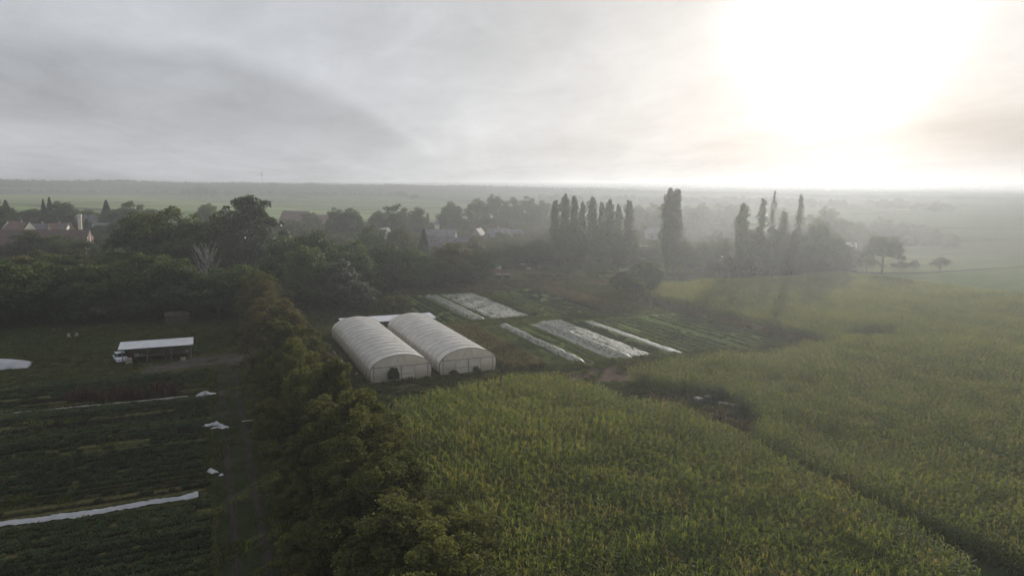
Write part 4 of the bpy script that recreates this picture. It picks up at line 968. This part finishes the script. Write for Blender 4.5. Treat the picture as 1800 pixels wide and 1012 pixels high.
M_rred = mat_roof('dark red tiles', (.085, .050, .048)); M_rorange = mat_roof('orange brown tiles', (.13, .08, .062)); M_slate = mat_roof('slate', (.115, .11, .125)); M_rgrey = mat_roof('grey sheet', (.15, .15, .155))
M_redwall = mat_simple('red brick wall', (.20, .10, .08), .9, .25, 2)
cr_ = -ALPHA    # facing the viewer: local X across the picture
house('garden_hut', -6.6, 164.5, .05, 3, 4.6, 1.9, .5, mat_simple('dull brown boards', (.055, .045, .038), .9, .2), mat_roof('faded felt', (.070, .056, .050)), 'small dull brown hut at the foot of the dark wood', 'hut', over=.15)
def at(px, py, z=0): return G(px, py, z)
x, y = at(76, 446); B = house('barn', x, y, cr_ + .22, 13, 37, 4.6, 5.6, M_redwall, M_rred, 'long barn with a dark red tiled roof at the left edge of the village', 'barn', wins=[('f', -12, 1.2, 1.2, 1.2)], chim=())
# pale timbering on its right gable
b = MB()
for yy in (-5.8, -3, 0, 3, 5.8): b.box(18.55, 18.72, yy - .15, yy + .15, 0, 4.6 + 5.6 * (1 - abs(yy) / 6.5) - .2)
for z in (1.5, 3.1, 4.5): b.box(18.56, 18.71, -6.3, 6.3, z, z + .25)
b.build('timber_frame', M_trim, B)
x, y = at(84, 430); house('farmhouse', x, y, cr_ + .16, 9, 20, 6.6, 3.6, M_cream, M_slate, 'cream farmhouse with dark roof behind the barn', 'house', wins=[('f', -5, 4.2, 1.2, 1.3), ('f', -1, 4.2, 1.2, 1.3), ('f', 2.6, 4.2, 1.8, 1.5)], chim=[(-1.5, -.5, 1.0), (5.5, 1, .8)])
x, y = at(108, 430); house('farmhouse_wing', x, y, cr_ + 1.0, 8, 10, 6.0, 4.6, M_cream, M_rorange, 'steep gabled cream wing with orange roof at the right end of the farmhouse', 'house', wins=[('f', 0, 3.8, 1.2, 1.4), ('r', 0, 4.5, 1.2, 1.6), ('r', -1.5, 1.5, 1.1, 1.3)], over=.25)
x, y = at(36, 432); house('red_roofed_house', x, y, cr_ - .35, 11, 15, 5.2, 6.4, M_cream, M_rorange, 'house with a big orange red roof at the left of the cream farmhouse', 'house', chim=[(3, -.5, .8)], hip=2)
x, y = at(2, 415); house('grey_house', x, y, cr_, 9, 18, 7, 3.5, M_grey_w, M_rgrey, 'grey roofed house cut by the left picture edge', 'house')
x, y = at(152, 408); house('grey_gabled_house', x, y, cr_ + .9, 9, 12, 5.5, 5.2, M_grey_w, M_slate, 'grey house with a pale roof edge behind the white chimney', 'house', chim=[(0, 0, .6)])
x, y = at(183, 415); house('low_grey_house', x, y, cr_ + .1, 8, 11, 4.5, 3, M_grey_w, M_rgrey, 'low pale grey house right of the gabled grey house', 'house', wins=[('f', -2, 2, 1.2, 1.2), ('f', 2, 2, 1.2, 1.2)])
x, y = at(160, 427); house('garage_row', x, y, cr_, 6, 16, 2.6, .8, M_grey_w, M_rgrey, 'low flat garage row beside the bright lawn', 'garage')
x, y = at(143, 425); e = empty('brick_chimney_stack', (x, y, 0), 0, 'free standing pale chimney stack behind the barn gable', 'chimney')
b = MB(); b.box(-.8, .8, -.8, .8, 0, 13); b.build('shaft', M_cream, e); b = MB(); b.box(-1.0, 1.0, -1.0, 1.0, 13, 14.2); b.build('cap', M_cream, e)
x, y = at(521, 398); house('purple_roofed_house', x, y, cr_ - .25, 11, 22, 4.5, 7, M_grey_w, M_rred, 'house with a broad purplish roof beyond the very tall grey green tree', 'house')
x, y = at(566, 402); house('village_house', x, y, cr_ + .1, 9, 20, 5, 5, M_cream, M_rorange, 'low orange roofed house just left of the tall skyline tree', 'house')
x, y = at(775, 432); house('slate_roofed_house', x, y, cr_ - .1, 9, 16, 4.6, 4.0, M_grey_w, M_slate, 'bluish slate roofed house among the trees at the village centre', 'house', wins=[('f', 0, 2, 1.2, 1.2)])
x, y = at(768, 424); e = empty('church_spire', (x, y, 0), 0, 'small pale pointed turret behind the slate roofed house', 'turret')
b = MB(); b.box(-1.2, 1.2, -1.2, 1.2, 0, 9.5); b.build('tower', M_cream, e); b = MB(); b.add([(-1.4, -1.4, 9.5), (1.4, -1.4, 9.5), (1.4, 1.4, 9.5), (-1.4, 1.4, 9.5), (0, 0, 14)], [(0, 1, 4), (1, 2, 4), (2, 3, 4), (3, 0, 4), (3, 2, 1, 0)]); b.build('spire', M_rgrey, e)
x, y = at(787, 457); house('big_barn', x, y, cr_, 11, 17, 2.6, 7.0, M_redwall, M_slate, 'wide barn with a deep dark roof and a pale eave below the slate roofed house', 'barn')
x, y = at(841, 432); house('white_gabled_house', x, y, cr_ + 1.35, 7, 10, 4.6, 4.6, M_grey_w, M_rred, 'house with a white gable left of the long ridge house', 'house', wins=[('r', 0, 3.6, 1, 1.2)])
x, y = at(876, 432); house('ridge_house', x, y, cr_ + .6, 9, 13, 4.6, 4.6, M_grey_w, M_rgrey, 'pale gabled house with a bright chimney top at the village centre', 'house', chim=[(0, 0, 1.2)])
x, y = at(902, 430); house('distant_wall_house', x, y, cr_ - .1, 8, 10, 4.6, 3.6, M_grey_w, M_slate, 'small pale house half hidden left of the dense poplar row', 'house')
x, y = at(676, 445); house('narrow_gabled_house', x, y, cr_ + 1.3, 7, 9, 6, 5.5, M_grey_w, M_slate, 'house showing a narrow white gable between leafy trees', 'house')
x, y = at(1112, 456); house('flat_barn', x, y, cr_ - .15, 8, 11, 3.4, 2.2, M_grey_w, M_rgrey, 'grey building beside the right end of the dense poplar row', 'barn')
x, y = at(1146, 452); house('long_garage', x, y, cr_ - .12, 7, 13, 3.6, 1.6, M_grey_w, mat_roof('pale roof', (.36, .36, .38)), 'long low building left of the lone tall poplars', 'barn')
x, y = at(1149, 430); house('pale_house', x, y, cr_, 8, 9, 6.5, 3, M_grey_w, M_rgrey, 'pale two storey house half hidden behind the lone tall poplars', 'house', wins=[('f', -2, 4, 1.2, 1.3), ('f', 2, 4, 1.2, 1.3)])
x, y = at(1277, 472); house('little_outbuilding', x, y, cr_, 4, 5, 2.4, 1.2, M_cream, M_rgrey, 'little outbuilding left of the slim hazy poplar', 'shed')
x, y = at(1268, 476); e = empty('lamp_post', (x, y, 0), 0, 'slim post with a bright white cap before the little outbuilding', 'post')
b = MB(); b.tube([(0, 0, 0), (0, 0, 5.4)], [.12, .08], 6); b.build('post_shaft', M_steel, e); b = MB(); b.tube([(0, 0, 5.4), (0, 0, 5.7)], [.55, .35], 10); b.build('cap', M_trim, e)
for px, py, lb in ((1318, 437, 'white roofed structure glinting between the hazy poplars, upper one'), (1320, 478, 'low white trailer at the foot of the hazy poplars'), (1493, 436, 'pale farm shed glinting at the edge of the misty belt')):
    x, y = at(px, py); house('field_shed', x, y, cr_, 4, 7, 2.2, .8, M_trim, M_white, lb, 'shed')

# gate and posts on the sunny meadow
e = empty('field_gate', (*at(1259, 489), 0), cr_ + .1, 'dark timber posts with rails between corn and poplars', 'gate')
for x in (0, 2.2, 4.6): b = MB(); b.box(x - .12, x + .12, -.12, .12, -.1, 2.3); b.build('post', M_wood, e)
for z in (.8, 1.5): b = MB(); b.box(.13, 4.47, -.04, .04, z, z + .12); b.build('rail', M_wood, e)

# orchard odds and ends
x, y = at(868, 480); house('red_shed', x, y, cr_, 3, 4.8, 1.7, .9, mat_simple('red boards', (.22, .07, .05), .8, .2), M_rgrey, 'small red shed at the edge of the orchard grass', 'shed')
for px, lb in ((876, 'left dark hutch standing on the orchard grass'), (890, 'right dark hutch standing on the orchard grass')):
    x, y = at(px, 490); house('hutch', x, y, cr_, 1.8, 2.0, 1.4, .25, M_dark, M_wood, lb, 'hutch', over=.15)
for px, py, lb in ((919, 467, 'upper of the two white slabs lying on the orchard grass'), (929, 475, 'lower of the two white slabs lying on the orchard grass')):
    e = empty('white_cover', (*at(px, py), 0), cr_, lb, 'table cover'); b = MB(); b.box(-.9, .9, -.5, .5, .62, .68); b.build('top', M_white, e)
    for sx in (-.8, .8): b = MB(); b.box(sx - .05, sx + .05, -.4, .4, 0, .62); b.build('leg', M_dark, e)

# two white garden chairs under the wood
for k, (x, y) in enumerate(((-25.4, 155.0), (-24.3, 155.4))):
    e = empty('garden_chair', (x, y, 0), .4 - k, ('left' if k == 0 else 'right') + ' pale garden chair on the shaded lawn before the wood', 'chair')
    b = MB(); b.box(-.25, .25, -.25, .25, .42, .46); b.build('seat', M_plank, e); b = MB(); b.box(-.25, .25, .24, .28, .46, .95); b.build('backrest', M_plank, e)
    for sx in (-.22, .22):
        for sy in (-.22, .22): b = MB(); b.box(sx - .025, sx + .025, sy - .025, sy + .025, 0, .42); b.build('leg', M_plank, e)
# ================================================================== FLEECE
def mat_fleece():
    m = newmat('white fleece'); nt = NT(m.node_tree); p = nt.add('ShaderNodeTexCoord').outputs['Object']
    n = nt.noise(nt.vmath('MULTIPLY', p, (3.2, .9, 1)), 1, 5, .7, 1.4)
    c = nt.mix(nt.smooth(n, .44, .60), (.50, .48, .44), (.15, .165, .10))
    b = nt.add('ShaderNodeBsdfPrincipled'); nt.put(b.inputs['Base Color'], c); b.inputs['Roughness'].default_value = .6
    t = nt.add('ShaderNodeBsdfTranslucent'); nt.put(t.inputs[0], c); mx = nt.add('ShaderNodeMixShader'); mx.inputs[0].default_value = .4
    bp = nt.add('ShaderNodeBump'); bp.inputs['Strength'].default_value = .7; bp.inputs['Distance'].default_value = .08; nt.put(bp.inputs['Height'], nt.noise(nt.vmath('MULTIPLY', p, (2.5, 1.2, 1)), 1.5, 5, .6, 1.5)); nt.l.new(bp.outputs[0], b.inputs['Normal'])
    nt.l.new(b.outputs[0], mx.inputs[1]); nt.l.new(t.outputs[0], mx.inputs[2]); nt.l.new(mx.outputs[0], nt.add('ShaderNodeOutputMaterial').inputs[0]); return m
M_fleece = mat_fleece()
M_sheet = mat_simple('white plastic sheet', (.42, .435, .46), .45, .12, .8, bump=.6, bscale=1.5, transl=.2)
def fleece(name, x0, x1, y0, y1, h, amp, label, kind='flat', mat=None, seed=0, st=.22, rz=0, holes=0, cat='fleece cover', group=None):
    """crumpled cloth laid over a bed; kind hoop = raised arch"""
    L_ = y1 - y0; W_ = x1 - x0; nx = max(6, int(W_ / st)); ny = int(L_ / st); U, Vv = np.meshgrid(np.linspace(0, 1, nx + 1), np.linspace(0, 1, ny + 1))
    X = U * W_; Y = Vv * L_
    edge = (vnoise(Y, 0 * Y, 1.7, seed) - .5) * .35 + (vnoise(Y, 0 * Y, .6, seed + 1) - .5) * .22
    Xw = X + edge * (np.abs(U - .5) * 2) * np.sign(U - .5) * (-1)
    Xw = Xw + (vnoise(Y, 0 * Y, 6, seed + 2) - .5) * .35
    r1 = 1 - np.abs(vnoise(X + Y * .5, Y - X * .3, .9, seed) * 2 - 1); r2 = 1 - np.abs(vnoise(X * 1.2 - Y * .4, Y * .8 + X * .5, .45, seed + 3) * 2 - 1); r3 = vnoise(X, Y, 2.4, seed + 4)
    if kind == 'hoop': base = h * np.clip(np.sin(math.pi * U), 0, 1) ** .55 * (.93 + .14 * vnoise(Y, 0 * Y, 1.3, seed))
    else: base = h * np.clip(np.minimum(U, 1 - U) * W_ * 2.5, 0, 1) * (.7 + .3 * r3)
    endf = np.clip(np.minimum(Vv, 1 - Vv) * L_ / 1.1, 0, 1) ** .6
    Z = .03 + base * endf + amp * (.5 * r1 + .35 * r2 + .5 * r3) * np.clip(np.minimum(U, 1 - U) * W_ * 4 + .25, 0, 1)
    Y = Y + (vnoise(X, 0 * X, .7, seed + 5) - .5) * .8 * (np.abs(Vv - .5) * 2) ** 8
    V3 = np.stack([Xw - W_ / 2, Y, Z], -1).reshape(-1, 3)
    hole = vnoise(X * 1.0 + Y * .25, Y * .55, .8, seed + 7) * .6 + vnoise(X, Y, .35, seed + 8) * .4
    fs = [(j * (nx + 1) + i, j * (nx + 1) + i + 1, (j + 1) * (nx + 1) + i + 1, (j + 1) * (nx + 1) + i) for j in range(ny) for i in range(nx) if not (holes and hole[j, i] > 1 - holes)]
    me = bpy.data.meshes.new(name); me.from_pydata(V3.tolist(), [], fs); me.materials.append(mat or M_fleece)
    me.polygons.foreach_set('use_smooth', [True] * len(fs)); me.update()
    o = bpy.data.objects.new(name, me); COL.objects.link(o); o.location = (x0 + W_ / 2, y0, 0); o.rotation_euler = (0, 0, rz); return tag(o, label, cat, group)
GR = 'white fleece covers over the garden beds'
fleece('fleece_tunnel', 58.2, 60.0, 100.8, 136.6, .75, .09, 'narrow raised fleece tunnel standing alone right of the dark green bed', 'hoop', seed=1, group=GR)
fleece('fleece_strip', 65.6, 67.3, 101.0, 135.2, .08, .08, 'flat fleece hem at the foot of the dark sided fleece tunnel', seed=2, group=GR)
fleece('fleece_tunnel', 67.3, 69.6, 100.9, 136, .8, .10, 'raised dark sided fleece tunnel along the wide crumpled cover', 'hoop', seed=3, group=GR)
fleece('fleece_sheet', 69.8, 74.2, 101.5, 137.2, .22, .22, 'wide crumpled fleece sheet in the near garden block', seed=4, holes=.30, group=GR)
fleece('fleece_strip', 79.0, 80.9, 101.0, 134.2, .08, .10, 'flat white strip furthest right in the near garden block', seed=5, group=GR)
fleece('fleece_tunnel', 55.4, 56.7, 145.2, 182.3, .65, .10, 'narrow raised fleece tunnel furthest left in the far garden block', 'hoop', seed=6, group=GR)
fleece('fleece_tunnel', 56.8, 58.3, 144.6, 182, .5, .10, 'second fleece tunnel lying against the far narrow one', 'hoop', seed=7, group=GR)
fleece('fleece_sheet', 60.0, 69.8, 144.8, 182.6, .22, .23, 'widest crumpled fleece sheet in the far garden block', seed=8, holes=.30, group=GR)
fleece('plastic_tunnel', -42, -27.6, 131.5, 135.6, 1.3, .12, 'large white sheet mound entering at the left picture edge', 'hoop', M_sheet, seed=9, cat='sheet')
o = fleece('ground_sheet', -26, -18, 0, 1, 0, 0, 'x', seed=3); bpy.data.objects.remove(o)
def strip(name, pts, wd, label, mat, seed=0, h=.1, amp=.1):
    """a cloth strip along a polyline of ground points"""
    P = [Vector((*q, 0)) for q in pts]; V3 = []; n = 7; cnt = 0; r = random.Random(seed); s = 0
    for i in range(len(P) - 1):
        m_ = max(2, int((P[i + 1] - P[i]).length / .25))
        for k in range(m_):
            q = P[i].lerp(P[i + 1], k / m_); d = (P[i + 1] - P[i]).normalized(); nn = Vector((-d.y, d.x, 0)); s += .25
            wl = wd * (.65 + .6 * float(vnoise([s], [0.], 1.1, seed)[0])); sh = (float(vnoise([s], [3.], 2.2, seed)[0]) - .5) * .6
            for j in range(n):
                f = j / (n - 1) - .5; c = q + nn * (f * wl + sh + r.gauss(0, .03)); V3.append((c.x, c.y, .02 + (h + amp * r.random()) * (1 - abs(f) * 1.9) + amp * r.random() * .6))
            cnt += 1
    b = MB(); b.add(V3, [(j * n + i, j * n + i + 1, (j + 1) * n + i + 1, (j + 1) * n + i) for j in range(cnt - 1) for i in range(n - 1)])
    return tag(b.build(name, mat, smooth=True), label, 'sheet')
strip('fleece_strip', [(-52, 70.9), (-18, 70.4), (-12, 69.8), (-6, 70.0), (-1.6, 70.2)], 1.15, 'long white fleece strip across the shaded field in the lower left', M_sheet, 3, .16, .16)
strip('fleece_strip', [(-32, 106.3), (-18, 105.4), (-8, 105.2), (-3.2, 105.2)], .45, 'thin dull strip of cloth along the reddish plants', mat_simple('dirty fleece', (.22, .215, .18), .8, .3), 4, .08, .1)
M_pile = mat_simple('bunched white sheet', (.42, .43, .45), .6, .15, 1, bump=.6, bscale=2)
def pile(x, y, w_, d, h, label, seed):
    r = np.random.default_rng(seed); n = 26; U, Vv = np.meshgrid(np.linspace(-1, 1, n), np.linspace(-1, 1, n)); a = np.arctan2(Vv, U); rr = np.maximum(np.abs(U), np.abs(Vv))
    k = .7 + .35 * np.sin(2 * a + seed) + .18 * np.sin(3 * a + seed * 2) + .12 * np.sin(7 * a)
    X = np.cos(a) * rr * k * w_ / 2; Y = np.sin(a) * rr * k * d / 2; Z = .02 + h * (1 - rr ** 2) * (.35 + .9 * vnoise(X + 50, Y + 50, .45, seed)) + .06 * r.random(X.shape)
    b = MB(); b.add(np.stack([X, Y, Z], -1).reshape(-1, 3).tolist(), [(j * n + i, j * n + i + 1, (j + 1) * n + i + 1, (j + 1) * n + i) for j in range(n - 1) for i in range(n - 1)])
    return tag(b.build('bunched_sheet', M_pile, smooth=True, loc=(x, y, 0)), label, 'sheet')
pile(-1.3, 105.2, 2.6, 1.6, .5, 'dull bunched sheet at the end of the thin strip', 1)
pile(-.2, 90.8, 2.4, 1.3, .5, 'bunched white sheet by the track, upper part', 2)
pile(.7, 89.6, 2.2, 1.1, .35, 'smaller bunched white sheet lying right below the upper one', 3)
pile(-.5, 75.4, 1.6, 1.0, .5, 'small crumpled white sheet by the track further down', 4)
pile(.3, 74.3, .8, .5, .2, 'tiny scrap of white sheet beside the small crumpled one', 5)
b = MB(); b.box(-.8, .8, -.1, .1, .3, .36); tag(b.build('plank', M_plank, loc=(3.9, 90.3, 0)), 'pale plank lying by the hedge beside the track', 'plank')

# things in the corn clearing
e = empty('water_tank', (64.1, 74.2, 0), .3, 'dark barrel like tank with a rim in the corn clearing', 'tank')
b = MB(); b.tube([(0, 0, 0), (0, 0, .1), (0, 0, 1.2), (0, 0, 1.3)], [.5, .58, .58, .5], 18); b.build('tank_body', mat_simple('dark green plastic', (.04, .06, .04), .5, .2), e)
b = MB(); b.tube([(0, 0, 1.3), (0, 0, 1.36)], [.53, .5], 18); b.build('lid', mat_simple('black lid', (.02, .02, .02), .95), e)
e = empty('box_tank', (62.7, 74.6, 0), .2, 'dark box tank with a white lid left of the barrel like tank', 'tank')
b = MB(); b.box(-.55, .55, -.5, .5, .12, 1.1); b.build('tank_body', mat_simple('dark tank', (.06, .07, .065), .5, .2), e)
b = MB(); b.box(-.3, .3, -.2, .2, 1.1, 1.2); b.build('lid', M_plank, e)
b = MB(); b.box(-.6, .6, -.5, .5, 0, .12); b.build('pallet', M_plank, e)
e = empty('round_trough', (65.5, 72.6, 0), 0, 'pale round trough in front of the barrel like tank', 'trough')
b = MB(); b.tube([(0, 0, 0), (0, 0, .55)], [.7, .78], 22); b.build('basin', M_steel, e); b = MB(); b.tube([(0, 0, .55), (0, 0, .60)], [.80, .76], 22); b.build('cover', mat_simple('pale lid', (.26, .25, .22), .6), e)
b = MB(); b.box(-.35, .35, -.25, .25, 0, .45); b.box(-.4, .4, -.3, .3, .45, .5); tag(b.build('small_box', mat_simple('pale plastic box', (.35, .34, .30), .6), loc=(66.7, 72.0, 0)), 'little pale box right of the round trough', 'box')

# clutter along the left greenhouse
for k, (y0, y1, dx) in enumerate(((126, 131, 0), (120.5, 125.5, .25), (115, 119, .4))):
    b = MB(); b.tube([(19.9 + dx, y0, .25), (20.1 + dx, (y0 + y1) / 2, .3), (20.0 + dx, y1, .22)], .13, 7)
    tag(b.build('rolled_film', M_pile), ['farthest', 'middle', 'nearest'][k] + ' roll of pale film lying beside the left greenhouse', 'roll')
pile(18.6, 127.5, 2.0, 3.0, .8, 'pale heap under cover near the far end of the left greenhouse', 8)
for k, (x, y) in enumerate(((19.6, 110.2), (20.3, 109.2), (20.9, 111.6), (19.2, 108.2), (21.1, 107.6))):
    e = empty('bucket', (x, y, 0), 0, '%s pale bucket from the hedge in the clutter by the left greenhouse corner' % ORD[k], 'bucket', 'buckets by the left greenhouse corner')
    b = MB(); b.tube([(0, 0, 0), (0, 0, .4)], [.15, .2], 10, cap=False); b.build('pail', M_trim, e); b = MB(); b.tube([(-.2, 0, .38), (-.1, 0, .52), (.1, 0, .52), (.2, 0, .38)], .012, 4); b.build('handle', M_steel, e)
b = MB(); b.box(-.9, .9, -.6, .6, .1, .16); [b.box(-.9 + a, -.8 + a, -.6, .6, 0, .1) for a in (0, .85, 1.7)]; tag(b.build('pallet', M_plank, loc=(19.2, 112.5, 0)), 'pallet lying in the clutter by the left greenhouse', 'pallet')
crate(20.1, 106.3, 0, 'dark crate at the nearest end of the greenhouse clutter', .7, .5, .5, M_dark)

# far wind turbine on the horizon
d = ray(461, 330); k = 3900 / math.hypot(d.x, d.y); tx, ty = d.x * k, d.y * k; zb = float(hill(tx, ty))
e = empty('wind_turbine', (tx, ty, zb), cr_, 'tiny wind turbine on the horizon above the very tall tree', 'wind turbine')
b = MB(); b.tube([(0, 0, 0), (0, 0, 72)], [1.1, .7], 8); b.build('tower', M_grey_w, e)
b = MB(); b.box(-1.4, 1.4, -3, 3, 71, 74); b.build('nacelle', M_grey_w, e)
for a in (.3, .3 + TAU / 3, .3 + 2 * TAU / 3):
    b = MB(); b.tube([(0, -3.4, 72.5), (math.sin(a) * 26, -3.4, 72.5 + math.cos(a) * 26)], [.7, .2], 4); b.build('blade', M_grey_w, e)

# ================================================================== RENDER SETTINGS
S.render.engine = 'CYCLES'
S.view_settings.view_transform = 'Standard'; S.view_settings.look = 'None'; S.view_settings.exposure = 0; S.view_settings.gamma = 1
cy = S.cycles
cy.max_bounces = 5; cy.diffuse_bounces = 2; cy.glossy_bounces = 2; cy.transmission_bounces = 3; cy.volume_bounces = 1; cy.transparent_max_bounces = 4
cy.use_denoising = True; cy.denoiser = 'OPENIMAGEDENOISE'; cy.denoising_input_passes = 'RGB_ALBEDO_NORMAL'; cy.sample_clamp_indirect = 4
cy.use_adaptive_sampling = True; cy.adaptive_threshold = .008
cy.denoising_prefilter = 'FAST'
S.render.threads_mode = 'AUTO'
